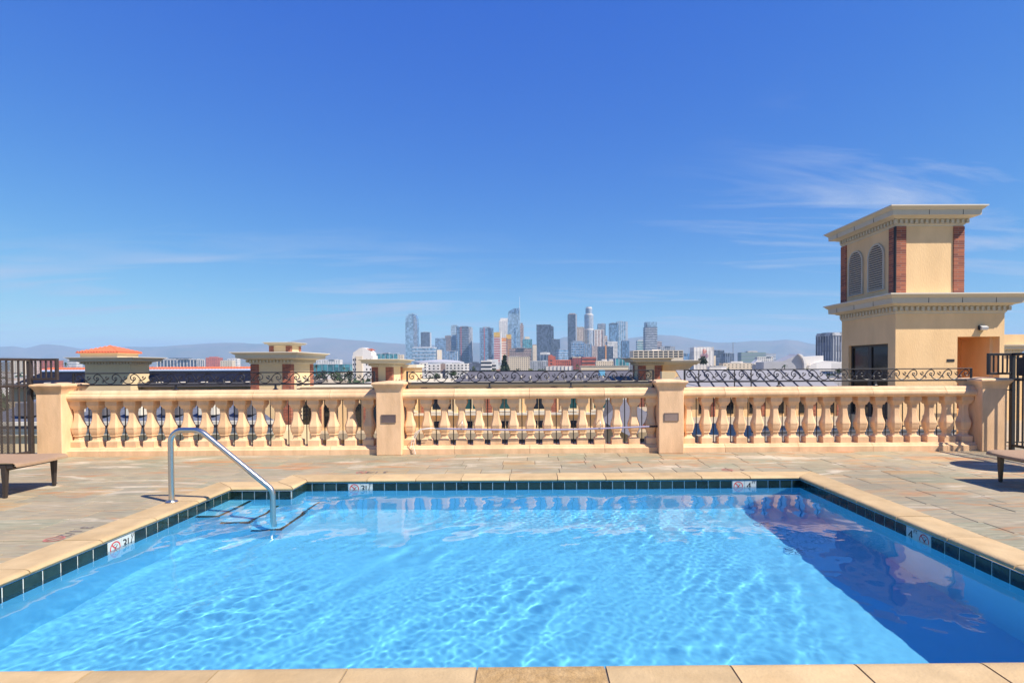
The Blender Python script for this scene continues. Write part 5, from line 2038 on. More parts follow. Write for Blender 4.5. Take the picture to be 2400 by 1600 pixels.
tower('pale glass left half of the twin towers', 1057, 1075, 764, 2300, glass_pale, [(B_, band_light, 2.3, 0.5), (F_, band_mid, 3, 0.4), ('cap', metal_grey, 0.6, 2)], 0.1)
tower('dark right half of the twin towers with a red stripe', 1071, 1106, 767, 2250, glass_dark, [(B_, band_mid, 2.4, 0.7), ('stripe', pinkred, 0.32, 1.8), ('stripe', glass_blue, 0.12, 3), ('edge', grey_wall, 6), ('cap', metal_grey, 0.5, 2.5)], 0.0)
tower('low glass podium at the foot of the twin towers', 1036, 1072, 823, 2150, glass_blue, [(F_, band_light, 2.4, 0.4)], 0, 0.4, cat='building', name='office_block')
tower('dark blue tower with red stripe right of the twin towers', 1124, 1157, 769, 2200, glass_blue, [(B_, band_mid, 2.4, 0.6), ('stripe', pinkred, 0.34, 1.8), ('stripe', glass_dark, 0.75, 7), ('cap', metal_grey, 0.5, 3)], 0.05)
tower('tower under construction wrapped in red with a yellow top', 1158, 1175, 779, 2100, pinkred, [(B_, white_wall, 3.2, 1.0), ('top', yellow_net, 11), ('edge', white_wall, 3)], 0, name='unfinished_tower')
tower('second unfinished tower, cream and orange, with cranes', 1176, 1189, 792, 2120, cream_wall, [(B_, pinkred, 3.4, 1.2), ('top', orange_net, 7), ('edge', brown_wall, 2)], 0, name='unfinished_tower')
tower('third unfinished tower with bright yellow netting', 1187, 1198, 784, 2140, orange_net, [(B_, brown_wall, 3.0, 1.2), ('top', yellow_net, 10)], 0, name='unfinished_tower')
tower('white gridded tower with rounded crown left of the spire', 1169, 1198, 752, 2600, white_wall, [(B_, grey_wall, 2.6, 0.8), (F_, white_wall, 2.8, 1.1), ('cap', white_wall, 0.82, 6)], 0.1)
# tall glass tower with spire
Y = 2500
xc, w, d, h = frame_of(1189, 1219, 731, Y, 0, 0.7)
u = Y / 1268
t = thing('spire_tower', 'tall pale glass tower with sail top and needle spire', 'skyscraper', (xc, Y, GZ))
MB().prism([(-w / 2, 0), (w / 2 + 1.5 * u, 0), (w / 2, h * 0.55), (w / 2 - 1 * u, h + 8.5 * u), (0, h + 7 * u), (-w / 2 + 2.5 * u, h), (-w / 2 + 1.0 * u, h * 0.82), (-w / 2, h * 0.5)], -d / 2, d / 2, 'y').build('glass_body', glass_pale, t, fix=True)
MB().prism([(-w / 2 + 2.6 * u, h - 4 * u), (w / 2 - 2.0 * u, h - 4 * u), (w / 2 - 1.6 * u, h + 8 * u), (0, h + 6.5 * u), (-w / 2 + 3.2 * u, h - 0.3 * u)], -d / 2 - 0.6, -d / 2 - 0.02, 'y').build('sail_top', glass_blue, t, fix=True)
MB().box(-w / 2 + 15.5 * u, -w / 2 + 20 * u, -d / 2 - 0.6, -d / 2 - 0.02, 0, h * 0.72).build('dark_strip', glass_blue, t)
bands(t, w * 0.9, d, h * 0.1, h * 0.95, 2.6 * u, 0.25 * u, band_light, 0.2)
MB().tube([(w / 2 - 0.9 * u, 0, h * 0.6), (w / 2 - 0.9 * u, 0, h + 9 * u), (w / 2 - 0.9 * u, 0, h + 36 * u)], [0.7 * u, 0.55 * u, 0.2 * u], 6).build('spire', metal_white, t)
tower('slim brown-pink tower against the right side of the spire tower', 1218, 1227, 762, 2650, pink_wall, [(B_, brown_wall, 2.6, 0.8), ('cap', brown_wall, 0.6, 5)], 0)
tower('teal glass block right of the spire tower', 1224, 1247, 795, 2300, glass_teal, [(F_, band_mid, 3, 0.3), ('cap', cream_wall, 0.5, 6)], 0.1, cat='building', name='office_block')
tower('long low dark brown block below the spire tower', 1194, 1246, 816, 2000, brown_wall, [(B_, pink_wall, 3.6, 0.7)], 0, 0.4, cat='building', name='office_block')
tower('slim cream tower left of the big slate slab', 1247, 1258, 809, 2150, cream_wall, [(W_, brown_wall, 3, 3, 1.2, 1.4), ('cap', brown_wall, 0.7, 2)], 0.2, name='old_tower', cat='building')
tower('broad dark slate slab in the middle of the skyline', 1258, 1290, 761, 2300, slate_wall, [(F_, glass_dark, 2.0, 0.9), ('top', band_light, 0.6)], 0, 0.6)
tower('slim dark slab joined to the right of the slate slab', 1289, 1297, 766, 2420, slate_wall, [(F_, glass_dark, 2, 0.6), ('cap', slate_wall, 0.5, 2.5)], 0)
tower('lower slate annex right of the slate slab', 1288, 1311, 795, 2350, slate_wall, [(F_, glass_dark, 2.2, 0.8)], 0)
tower('small dark blue block with a white cap before the slate slab', 1266, 1289, 826, 1900, glass_dark, [('top', white_wall, 5), (F_, band_light, 6, 0.3)], 0, cat='building', name='office_block')
tower('rounded glass block right of the white-capped block', 1303, 1331, 820, 2000, glass_blue, [(B_, band_light, 3.2, 0.6), ('cap', grey_wall, 0.9, 1.5)], 0.3, cat='building', name='office_block')
tower('tall black slab with pale right edge', 1331, 1351, 737, 2500, glass_dark, [(F_, slate_wall, 1.8, 0.5), ('edge', band_light, 2.5), ('cap', pink_wall, 0.7, 2.5)], 0.0)  # pale edge strip paints the slab's brighter, sunlit right face
tower('beige ribbed tower between the black slab and the round tower', 1350, 1368, 767, 2650, pink_wall, [(F_, cream_wall, 2.2, 0.9), ('top', cream_wall, 3)], 0)
# round stepped tower
Y = 2680
u = Y / 1268
c = at(1380.5, 800, Y)
t = thing('round_tower', 'tall pale round tower stepping in towards its crown', 'skyscraper', (c.x, Y, GZ))
hz_ = lambda py: at(1380, py, Y).z - GZ
MB().lathe([(11.2 * u, 0), (11.2 * u, hz_(772)), (10.6 * u, hz_(771)), (10.6 * u, hz_(737)), (7.8 * u, hz_(736)), (7.8 * u, hz_(722)), (6.6 * u, hz_(721)), (6.6 * u, hz_(719.5))], 20).build('shaft', mat('round_stone', (0.56, 0.53, 0.48), 0.7, var=0.05, vscale=0.05), t)
b = MB()
for k in range(20):
    a = 2 * math.pi * (k + 0.5) / 20
    for (r_, z0, z1) in ((11.15, 2, hz_(774)), (10.55, hz_(770), hz_(739)), (7.7, hz_(735), hz_(724))):
        ca, sa = math.cos(a), math.sin(a)
        p = Vector((ca, sa, 0)) * r_ * u * 0.995
        q = Vector((-sa, ca, 0)) * 0.75 * u
        o_ = Vector((ca, sa, 0)) * 0.3
        pp_ = [p - q - o_ * 4, p + q - o_ * 4, p + q + o_, p - q + o_]
        b.add([(v.x, v.y, z0) for v in pp_] + [(v.x, v.y, z1) for v in pp_], [(0, 1, 2, 3), (7, 6, 5, 4), (0, 4, 5, 1), (1, 5, 6, 2), (2, 6, 7, 3), (3, 7, 4, 0)])
tag(b.build('window_strips', glass_blue, t), kind='stuff')
b = MB()
for k in range(40):
    z = 3 * u + k * 3.0 * u
    if z < hz_(724):
        r_ = 11.35 if z < hz_(773) else (10.75 if z < hz_(738) else 7.95)
        b.lathe([(r_ * u, z), (r_ * u, z + 0.5 * u)], 20, cap=False)
tag(b.build('floor_bands', band_light, t), kind='stuff')
tower('brown and white ribbed tower right of the round tower', 1391, 1413, 773, 2500, pink_wall, [(F_, white_wall, 4.4, 1.6), ('top', cream_wall, 1.5)], 0.05)
tower('plain grey box tower behind the ribbed tower', 1401, 1418, 759, 2750, grey_wall, [(F_, slate_wall, 2, 0.6)], 0)
tower('thin beige tower at the right of the grey box tower', 1416, 1423, 787, 2450, pink_wall, [(B_, cream_wall, 2.8, 0.8)], 0, name='old_tower')
tower('blue glass left half of the two-tone tower', 1428, 1447, 758, 2550, glass_blue, [(F_, glass_pale, 3, 0.5), ('top', glass_dark, 3)], 0)
tower('paler right half of the two-tone tower', 1445, 1469, 754, 2600, glass_pale, [(F_, band_light, 3.5, 0.5), ('edge', band_light, 3)], 0)
tower('slim blue tower in front of the two-tone tower', 1457, 1473, 799, 2050, glass_blue, [(F_, glass_dark, 3, 0.5), ('cap', grey_wall, 0.6, 2)], 0.0)
tower('white lattice block behind the unfinished dark frame', 1420, 1446, 801, 2200, white_wall, [(W_, win_dark, 3, 3, 1.5, 1.6), ('top', white_wall, 2)], 0.1, cat='building', name='apartment_tower')
t, w, d, h, u = tower('dark unfinished frame building with tower cranes', 1402, 1434, 812, 2000, slate_wall, [(B_, win_dark, 3, 1.4), (F_, glass_dark, 5, 1.0)], 0, cat='building', name='unfinished_tower')
MB().box(-w * 0.05, w * 0.05, -d / 2 - 1.5, -d / 2 - 0.6, 0, h + 3 * u).build('hoist_mast', orange_net, t)
tower('pink gridded block left of the unfinished dark frame', 1384, 1402, 811, 2100, pink_wall, [(W_, white_wall, 3, 2.6, 1.2, 1.0)], 0, cat='building', name='apartment_tower')
tower('blue glass block with antenna masts below the black slab', 1338, 1369, 802, 2100, glass_blue, [(B_, band_light, 3.4, 0.5), (F_, band_mid, 6, 0.6), ('cap', metal_grey, 0.7, 3)], 0, cat='building', name='office_block')
tower('grey-blue block at the foot of the round tower', 1369, 1386, 806, 2050, glass_blue, [(F_, grey_wall, 3, 0.8)], 0, cat='building', name='office_block')
tower('grey striped box tower with glass top at the right of the skyline', 1510, 1538, 767, 2200, grey_wall, [(B_, slate_wall, 3.2, 1.2)], 0, roof=False)
tx_, w, d, h = frame_of(1511, 1538, 755, 2200, 0, 0.78)
tq = thing('glass_crown', 'pale blue glass crown on the grey striped box tower', 'roof', (tx_, 2200, GZ + at(1520, 766.8, 2200).z - GZ))
MB().box(-w / 2 + 1, w / 2 - 1, -d / 2 + 1, d / 2 - 1, 0.1, 11.6 * 2200 / 1268).build('glass_box', glass_pale, tq)
MB().box(-w / 2 + 0.5, -w / 2 + 7, -d / 2 + 0.5, -d / 2 + 0.98, 0.1, 9 * 2200 / 1268).build('dark_panel', glass_dark, tq)
tower('small white and teal tower left of the grey striped box tower', 1492, 1509, 798, 2300, glass_teal, [(B_, white_wall, 3, 1.0), ('cap', white_wall, 0.7, 1.5)], 0, cat='building', name='apartment_tower')
tower('low brown tower just right of the grey striped box tower', 1538, 1550, 801, 2400, pink_wall, [(B_, slate_wall, 3, 0.9)], 0, cat='building', name='apartment_tower')

# --- middle distance
# arena
c = at(1030, 845, 1750)
t = thing('arena', 'low pale arena with a curved roof before the sail tower', 'arena', (c.x, 1750, GZ))
u = 1750 / 1268
hA = at(1030, 846, 1750).z - GZ
MB().rings([[(r * 58 * u * math.cos(2 * math.pi * k / 36), r * 34 * u * math.sin(2 * math.pi * k / 36), z) for k in range(36)] for r, z in
            ((0.96, 0), (1.0, hA - 4 * u), (1.0, hA - 2.5 * u), (0.8, hA + 0.4 * u), (0.5, hA + 2.4 * u), (0.2, hA + 3.4 * u), (0.02, hA + 3.6 * u))]).build('roof_shell', mat('arena_roof', (0.42, 0.41, 0.42), 0.5), t, 60)
MB().rings([[(r * 58.4 * u * math.cos(2 * math.pi * k / 36), r * 34.4 * u * math.sin(2 * math.pi * k / 36), z) for k in range(36)] for r, z in ((1.0, hA - 7 * u), (1.0, hA - 5 * u))], cap=False).build('fascia', metal_white, t)
# cream gabled building at left centre
Y = 380.0
u = Y / 1268
cA, cB = at(826, 860, Y), at(874, 860, Y)
t = thing('gabled_building', 'tall white building with stepped gable left of the skyline', 'building', ((cA.x + cB.x) / 2, Y, GZ))
w = cB.x - cA.x
hb = at(850, 833, Y).z - GZ
ht = at(850, 814, Y).z - GZ
d = 12.0
MB().box(-w / 2, w / 2, 0, d, 0, hb).build('wall', white_wall, t)
MB().prism([(-w / 2 + 0.6, hb), (-w / 2 + 0.6, hb + 2.0), (-2.2, ht - 0.6), (0, ht), (2.2, ht - 0.6), (w / 2 - 1.0, hb + 2.2), (w / 2 - 1.0, hb)], 0.01, d, 'y').build('gable', white_wall, t, fix=True)
MB().box(-w / 2 + 2.5, -w / 2 + 7.0, -0.6, -0.01, 0, hb - 0.5).build('stair_bay', cream_wall, t)
MB().box(w / 2 + 0.01, w / 2 + 3.2, 2, d, 0, hb - 3).build('side_wing', white_wall, t)
for k in range(3):
    MB().box(0.6, 0.6 + w / 2 - 1.2, 0.3 + 3 * k, 2.6 + 3 * k, ht - 1.3 - 0.3 * k, ht - 0.9 - 0.3 * k).build('roof_tiles', red_tile, t)
for zf in (0.93, 0.83, 0.72, 0.6, 0.5):
    for xf in (-0.44, 0.2, 0.38):
        MB().box(w * xf - 0.45, w * xf + 0.45, -0.05, -0.005, hb * zf - 1.3, hb * zf).build('window', win_dark, t)
    MB().box(-1.6 - w / 4, -0.8 - w / 4, -0.65, -0.605, hb * zf - 1.3, hb * zf).build('window', win_dark, t)
# left: blue slab with white fins, red-brown block
tower('blue glass slab with white vertical fins near the red-roofed turret', 378, 470, 842, 1500, glass_dark, [(F_, white_wall, 5.2, 1.0), ('top', white_wall, 1.5), ('cap', glass_dark, 0.5, 3)], 0, 0.3, cat='building', name='office_block')
tower('small red-brown block with side annex on the left horizon', 486, 519, 838, 1900, red_wall, [(W_, maroon_wall, 4, 3, 2, 1.2), ('cap', red_wall, 0.6, 2)], 0.2, cat='building', name='office_block')
tower('cream block half behind the blue finned slab', 462, 476, 842, 1700, cream_wall, [(W_, win_dark, 4, 3, 1.4, 1.2)], 0, cat='building', name='apartment_block')
tower('grey apartment block on the left horizon beside the hip roof turret', 165, 186, 841, 1500, grey_wall, [(B_, white_wall, 3.5, 1.2)], 0, cat='building', name='apartment_block')
tower('long low teal building left of the white gabled building', 733, 824, 854, 900, glass_teal, [(F_, band_mid, 9, 0.5), ('top', glass_teal, 1)], 0, 0.25, roof=False, cat='building', name='warehouse')
tower('pale low white block on the horizon above the teal building', 745, 800, 843, 1700, white_wall, [(W_, win_dark, 5, 3, 2.2, 1.2)], 0, 0.3, cat='building', name='apartment_block')
tower('teal glass box behind the white gabled building', 886, 934, 828, 1500, glass_teal, [(F_, band_light, 6, 0.5), ('top', band_light, 1.2)], 0, 0.4, cat='building', name='office_block')
tower('small cream box right of the teal glass box', 934, 946, 831, 1450, cream_wall, [(W_, win_dark, 4, 4, 1.5, 1.5)], 0, cat='building', name='apartment_block')
# white apartments before the arena
for (a, b_, yt, Y, lab) in ((984, 1002, 850, 520, 'leftmost white apartment block with balconies below the arena'), (1003, 1033, 853, 560, 'white apartment block with dark windows below the arena'), (1046, 1098, 852, 540, 'broad white apartment block with rows of dark windows'),):
    tower(lab, a, b_, yt, Y, white_wall, [(W_, win_dark, 7.5, 6.2, 3.6, 3.2)], 0, 0.5, cat='building', name='apartment_block')
tower('narrow pink stair block between the white apartment blocks', 1033, 1045, 852, 550, pink_wall, [], 0, cat='building', name='apartment_block')
tower('white block with dark horizontal bands left of the conifer', 1128, 1152, 845, 700, white_wall, [(B_, win_dark, 5.4, 2.4)], 0.0, 0.8, cat='building', name='office_block')
tower('smaller banded white block beside the dark roofed hall', 1153, 1162, 850, 720, white_wall, [(B_, win_dark, 4.6, 2.0)], 0.0, 0.8, cat='building', name='office_block')
tower('dark slate hall left of the banded white block', 1096, 1129, 851, 1000, slate_wall, [('cap', slate_wall, 0.6, 3)], 0, 0.6, cat='building', name='hall')
tower('old cream hotel with rows of small windows right of the conifer', 1191, 1241, 836, 900, cream_wall, [(W_, win_dark, 4.2, 4.4, 1.5, 2.0), ('top', cream_wall, 1.2)], 0, 0.6, cat='building', name='old_hotel')
tower('pale grey offices right of the old cream hotel', 1243, 1284, 846, 1100, grey_wall, [(W_, win_dark, 5, 4, 2.4, 1.6), ('top', white_wall, 1)], 0, 0.5, cat='building', name='office_block')
# red brick school with stepped gable
Y = 950
u = Y / 1268
a, b_ = at(1285, 858, Y), at(1339, 858, Y)
t = thing('brick_building', 'orange-red brick building with stepped gable end', 'building', (a.x, Y, GZ))
hz_ = lambda py: at(1300, py, Y).z - GZ
MB().box(0, 17 * u, 0, 20 * u, 0, hz_(838)).build('gable_block', red_wall, t)
MB().prism([(0, hz_(838)), (0, hz_(833)), (6 * u, hz_(831)), (9 * u, hz_(831)), (11 * u, hz_(834)), (17 * u, hz_(835)), (17 * u, hz_(838))], 0.01, 2.5, 'y').build('gable', red_wall, t, fix=True)
MB().box(17.01 * u, b_.x - a.x, 1.5, 18 * u, 0, hz_(843)).build('wing', red_wall, t)
for k in range(7):
    xx = (19 + k * 5.0) * u
    if xx < b_.x - a.x - 2 * u:
        for zz_ in (848, 854, 861):
            MB().box(xx, xx + 1.8 * u, 1.4, 1.49, hz_(zz_ + 1.5), hz_(zz_ - 1.5)).build('window', win_dark, t)
for zz_ in (845, 852, 859):
    MB().box(5 * u, 9 * u, -0.1, -0.01, hz_(zz_ + 1.7), hz_(zz_ - 1.7)).build('window', win_dark, t)
tower('dark maroon block with pale parapet beside the brick gable', 1335, 1364, 837, 980, maroon_wall, [('top', cream_wall, 1.2), (W_, win_dark, 6, 5, 2, 2)], 0.3, 0.8, cat='building', name='office_block')
tower('salmon red block with dark window bands right of the maroon block', 1363, 1396, 837, 940, red_wall, [(B_, win_dark, 5.0, 1.3)], 0, 0.6, cat='building', name='office_block')
tower('cream low building with a white dome left of the teal offices', 1396, 1436, 846, 800, cream_wall, [(W_, win_dark, 5, 5, 2, 2), ('cap', white_wall, 0.3, 4)], 0, 0.5, cat='building', name='low_building')
tower('teal glass offices left of the brick turret', 1439, 1473, 839, 900, glass_teal, [(F_, band_light, 5, 0.5), ('top', glass_dark, 1.5)], 0.1, 0.6, cat='building', name='office_block')
tower('low white shed with angled skylights behind the railing', 1279, 1341, 858, 330, white_wall, [('fins', grey_wall, 6, 0.8)], 0, 0.4, cat='building', name='shed')
tower('long cream warehouse with round vents behind the railing', 1360, 1470, 857, 300, cream_wall, [('top', trim_cap, 0.8)], 0, 0.3, roof=False, cat='building', name='warehouse')
# parking structure
t, w, d, h, u = tower('cream parking structure with grid of dark openings above the brick turret', 1480, 1595, 822, 700, cream_wall, [('cap', white_wall, 0.18, 3)], 0.0, 0.4, roof=False, cat='parking structure', name='parking_structure')
nx_ = 10
for r_ in range(3):
    for k in range(nx_):
        cw = w / nx_
        x = -w / 2 + k * cw
        z1 = h - (1.6 + r_ * 5.4) * u
        MB().box(x + 0.12 * cw, x + 0.90 * cw, -d / 2 - 0.05, -d / 2 + 0.02, z1 - 3.6 * u, z1).build('bay_opening', win_dark, t)
# white block with sign
Y = 620
t, w, d, h, u = tower('white block with round red emblem and purple lettering on its wall', 1622, 1667, 814, Y, white_wall, [(F_, white_wall, 5, 0.8)], 0, 0.7, roof=True, cat='building', name='sign_building')
MB().box(w / 2 + 0.02, w / 2 + 6 * u, -d / 2 + 1, d / 2, 0, h - 20 * u).build('annex', cream_wall, t)
b = MB()
zc = h - 9.5 * u
for k in range(3):
    r0, r1 = (1.0 + 1.5 * k) * u, (1.9 + 1.5 * k) * u
    a0 = k * 1.9
    n = 16
    vs = [((1.0 * u) + r * math.cos(a0 + 5.0 * i / n), -d / 2 - 0.5, zc + r * math.sin(a0 + 5.0 * i / n)) for r in (r0, r1) for i in range(n + 1)]
    b.add(vs, [(i, i + 1, n + 2 + i, n + 1 + i) for i in range(n)])
b.build('emblem', mat('emblem_red', (0.62, 0.10, 0.05), 0.6), t)
b = MB()
r_ = random.Random(3)
for row, (hw, hgt) in enumerate(((7, 1.3), (9, 1.3), (10, 1.5), (8, 1.2))):
    x = 1.0 * u - hw * u
    z = zc - (7.0 + row * 2.6) * u
    while x < 1.0 * u + hw * u:
        ww = r_.uniform(0.5, 1.1) * u
        b.box(x, x + ww, -d / 2 - 0.5, -d / 2 - 0.42, z, z + hgt * u)
        x += ww + 0.35 * u
tag(b.build('sign_lettering', mat('sign_purple', (0.30, 0.07, 0.16), 0.6), t), kind='stuff')
tower('low blue glass offices left of the white sign block', 1600, 1621, 829, 1300, glass_blue, [(F_, band_mid, 5, 0.6)], 0, cat='building', name='office_block')
tower('dark unfinished block with crane right of the white sign block', 1671, 1694, 821, 1500, slate_wall, [(B_, glass_dark, 3.5, 1.2)], 0, cat='building', name='unfinished_tower')
tower('dark blue block between the crane and the green-grey slab', 1693, 1718, 828, 1400, glass_dark, [(F_, band_mid, 4, 0.6)], 0.2, cat='building', name='office_block')
t = thing('tower_crane', 'thin pale tower crane right of the white sign block', 'crane', (at(1718, 850, 1450).x, 1450, GZ))
u = 1450 / 1268
hh = at(1718, 803, 1450).z - GZ
MB().box(-0.7 * u, 0.7 * u, -0.7 * u, 0.7 * u, 0, hh).build('mast', metal_grey, t)
MB().box(-3 * u, 6 * u, -0.5 * u, 0.5 * u, hh + 0.01, hh + 0.9 * u).build('jib', metal_grey, t)
tower('green-grey slab with flat roof on the right horizon', 1733, 1790, 826, 1300, mat('green_grey', (0.20, 0.27, 0.26), 0.7), [(B_, band_mid, 5, 0.8), ('cap', cream_wall, 0.4, 3)], 0, 0.4, cat='building', name='office_block')
tower('white gridded block before the green-grey slab', 1772, 1809, 836, 1100, white_wall, [(W_, win_dark, 4.4, 3.6, 2.4, 1.6)], 0, 0.4, cat='building', name='apartment_block')
tower('hazy grey block behind the green-grey slab', 1786, 1815, 829, 1800, grey_wall, [(B_, band_light, 4, 1)], 0, 0.5, cat='building', name='office_block')
tower('cream stepped low-rise right of the white sign block', 1690, 1760, 851, 600, cream_wall, [(W_, win_dark, 8, 5, 3, 2), ('cap', white_wall, 0.4, 4)], 0, 0.4, cat='building', name='low_building')
tower('pale low-rise beside the leaning white cube', 1660, 1700, 858, 420, white_wall, [('top', trim_cap, 0.7)], 0, 0.4, cat='building', name='low_building')
# leaning white cube
c = at(1777, 858, 500)
t = thing('tilted_pavilion', 'small white tilted cube pavilion left of the curved white building', 'building', (c.x, 500, GZ))
zc = at(1777, 850, 500).z - GZ
u = 500 / 1268
MB().add([(-11 * u, 0, zc - 2 * u), (-1 * u, 0, zc + 7.5 * u), (11 * u, 0, zc + 2 * u), (4 * u, 0, zc - 8 * u), (-9 * u, 8, zc), (1 * u, 8, zc + 7.8 * u), (12 * u, 8, zc + 2 * u), (5 * u, 8, zc - 8 * u)],
         [(0, 1, 2, 3), (7, 6, 5, 4), (0, 4, 5, 1), (1, 5, 6, 2), (2, 6, 7, 3), (3, 7, 4, 0)]).build('cube', white_wall, t, fix=True)
MB().box(-6 * u, 6 * u, 2, 8, 0, zc - 4 * u).build('base', grey_wall, t)
# curved white building
Y = 330.0
u = Y / 1268
c = at(1905, 860, Y)
t = thing('curved_building', 'curved white building with sweeping roof left of the tower', 'building', (c.x, Y, GZ))
px = lambda p, y: (at(p, y, Y).x - c.x, at(p, y, Y).z - GZ)
MB().prism([px(1790, 870), px(1790, 848), px(1835, 846), px(1865, 833), px(1872, 829), px(1880, 836), px(1884, 852), px(1884, 870)], 0, 12, 'y').build('left_hall', mat('zinc_grey', (0.36, 0.36, 0.37), 0.5, var=0.1, vscale=0.3), t, fix=True)
sw = [px(1868, 829), px(1876, 831), px(1883, 838), px(1886, 850), px(1886, 866), px(1881, 866), px(1881, 850), px(1878, 840), px(1873, 834)]
MB().prism(sw, -2.0, -0.01, 'y').build('sweeping_rib', white_wall, t, fix=True)
MB().prism([px(1884.2, 870), px(1884.2, 836), px(1932, 833), px(1932, 850), px(1975, 848), px(1985, 870)], 1, 11, 'y').build('main_hall', white_wall, t, fix=True)
pr = [px(1895, 856), px(1910, 849), px(1930, 845.5), px(1955, 846.5), px(1980, 851), px(1980, 868), px(1890, 868)]
MB().prism(pr, -1.5, 0.99, 'y').build('curved_wall', white_wall, t, fix=True)
# dark grey slatted building behind the tower
t, w, d, h, u = tower('grey slatted tall building just left of the tower', 1921, 2010, 781, 520, grey_wall, [], 0.25, 0.6, roof=True, cat='building', name='slatted_building')
fins(t, w, d, 0, h - 3, 7.5 * u, 3.0 * u, slate_wall, 0.5, 'dark_slots')
MB().box(-w / 2 - 0.6, w / 2 + 0.6, -d / 2 - 0.6, d / 2 + 0.6, h - 2.9, h - 1.5).build('parapet', grey_wall, t)
# more of the horizon line on both sides
for k, (a, b_, yt, Y, m_, lab) in enumerate((
        (30, 62, 844, 1300, cream_wall, 'cream block seen through the left fence pickets'), (66, 88, 846, 1100, pink_wall, 'pinkish block seen beside the left fence post'),
        (100, 140, 845, 1200, red_wall, 'red-roofed block behind the fence arm on the left'),
        (520, 548, 845, 1500, cream_wall, 'cream block right of the red-brown block on the left horizon'), (536, 560, 840, 1900, white_wall, 'small pale block left of the lantern turret'),
        (1545, 1580, 812, 1800, grey_wall, 'faint grey block above the parking structure'), (1815, 1850, 846, 900, grey_wall, 'grey low block left of the curved white building'))):
    tower(lab, a, b_, yt, Y, m_, [(W_, win_dark, 5, 4, 2, 1.6)], 0, 0.5, cat='building', name='apartment_block')

# low-rise fabric and street trees: a mass nobody could count
fab = MB()
rf_ = random.Random(5)
for _ in range(5200):
    Y = 260 * (9000 / 260) ** rf_.random()
    X = rf_.uniform(-1.25, 1.2) * Y
    s = rf_.uniform(6, 16) * (1 + Y / 4000)
    hh = rf_.choice((5, 6, 7, 8, 9, 11, 14)) * (1 + 0.3 * rf_.random())
    if 1500 < Y < 3500 and -0.25 * Y < X < 0.32 * Y:
        hh *= rf_.choice((1, 1.5, 2.5))
    fab.box(X - s, X + s, Y - s * 0.6, Y + s * 0.6, GZ - 0.2, GZ + hh)
tag(fab.build('low_rise_city', island_material('low_rise_walls', [(0.0, (0.62, 0.57, 0.50)), (0.22, (0.50, 0.42, 0.33)), (0.40, (0.38, 0.36, 0.35)), (0.55, (0.66, 0.64, 0.60)), (0.72, (0.42, 0.22, 0.15)), (0.82, (0.25, 0.27, 0.30)), (0.92, (0.55, 0.45, 0.32))])),
    'low-rise houses and sheds spread over the plain below the skyline', 'low-rise city', kind='stuff')

leaf_mats = {'green': island_material('leaves_green', [(0.0, (0.030, 0.055, 0.022)), (0.35, (0.045, 0.080, 0.030)), (0.7, (0.065, 0.10, 0.035))]),
             'lime': island_material('leaves_lime', [(0.0, (0.07, 0.10, 0.025)), (0.4, (0.12, 0.15, 0.035)), (0.75, (0.16, 0.18, 0.05))]),
             'dark': island_material('leaves_dark', [(0.0, (0.015, 0.032, 0.018)), (0.4, (0.028, 0.050, 0.028)), (0.8, (0.045, 0.072, 0.035))])}


def leaf_cloud(mb, rnd, c, rx, ry, rz, n, s):
    for _ in range(n):
        while True:
            p = Vector((rnd.uniform(-1, 1), rnd.uniform(-1, 1), rnd.uniform(-1, 1)))
            if 0.25 < p.length < 1:
                break
        q = Vector((c[0] + p.x * rx, c[1] + p.y * ry, c[2] + p.z * rz))
        a = Vector((rnd.gauss(0, 1), rnd.gauss(0, 1), rnd.gauss(0, 1))).normalized()
        b = a.cross(Vector((rnd.gauss(0, 1), rnd.gauss(0, 1), rnd.gauss(0, 1)))).normalized()
        k = s * rnd.uniform(0.6, 1.4)
        mb.add([q - a * k - b * k * 0.5, q + a * k - b * k * 0.4, q + a * k * 0.9 + b * k * 0.5, q - a * k * 0.8 + b * k * 0.5], [(0, 1, 2, 3)])


tr = MB()
for _ in range(1700):
    Y = 240 * (4500 / 240) ** rf_.random()
    X = rf_.uniform(-1.2, 1.15) * Y
    hh = rf_.uniform(7, 18)
    r = hh * rf_.uniform(0.35, 0.6)
    leaf_cloud(tr, rf_, (X, Y, GZ + hh * 0.62), r, r, hh * 0.42, 46, r * 0.28)
tag(tr.build('street_trees', leaf_mats['green']), 'mass of street trees across the plain', 'trees', kind='stuff')


def broad_tree(label, px, ytop, Y, wpx, kind='green', n=520):
    p = at(px, ytop, Y)
    u = Y / 1268
    h = p.z - GZ
    r = wpx * u / 2
    t = thing('broadleaf_tree', label, 'tree', (p.x, Y, GZ))
    MB().tube([(0, 0, -0.3), (0.1, 0, h * 0.4), (0.0, 0.2, h * 0.72)], [r * 0.10, r * 0.08, r * 0.04], 8).tube([(0.1, 0, h * 0.4), (r * 0.4, 0.3, h * 0.66)], [r * 0.06, r * 0.02], 6).tube([(0.1, 0, h * 0.42), (-r * 0.4, -0.2, h * 0.7)], [r * 0.06, r * 0.02], 6).build('trunk', brown_wall, t)
    mb = MB()
    rn = random.Random(int(px))
    for k in range(9):
        a = rn.uniform(0, 6.28)
        q = rn.uniform(0.15, 0.62)
        zc = h - r * rn.uniform(0.35, 1.1)
        leaf_cloud(mb, rn, (math.cos(a) * r * q, math.sin(a) * r * q, zc), r * 0.45, r * 0.45, r * 0.36, n // 9, r * 0.085)
    mb.build('crown', leaf_mats[kind], t)


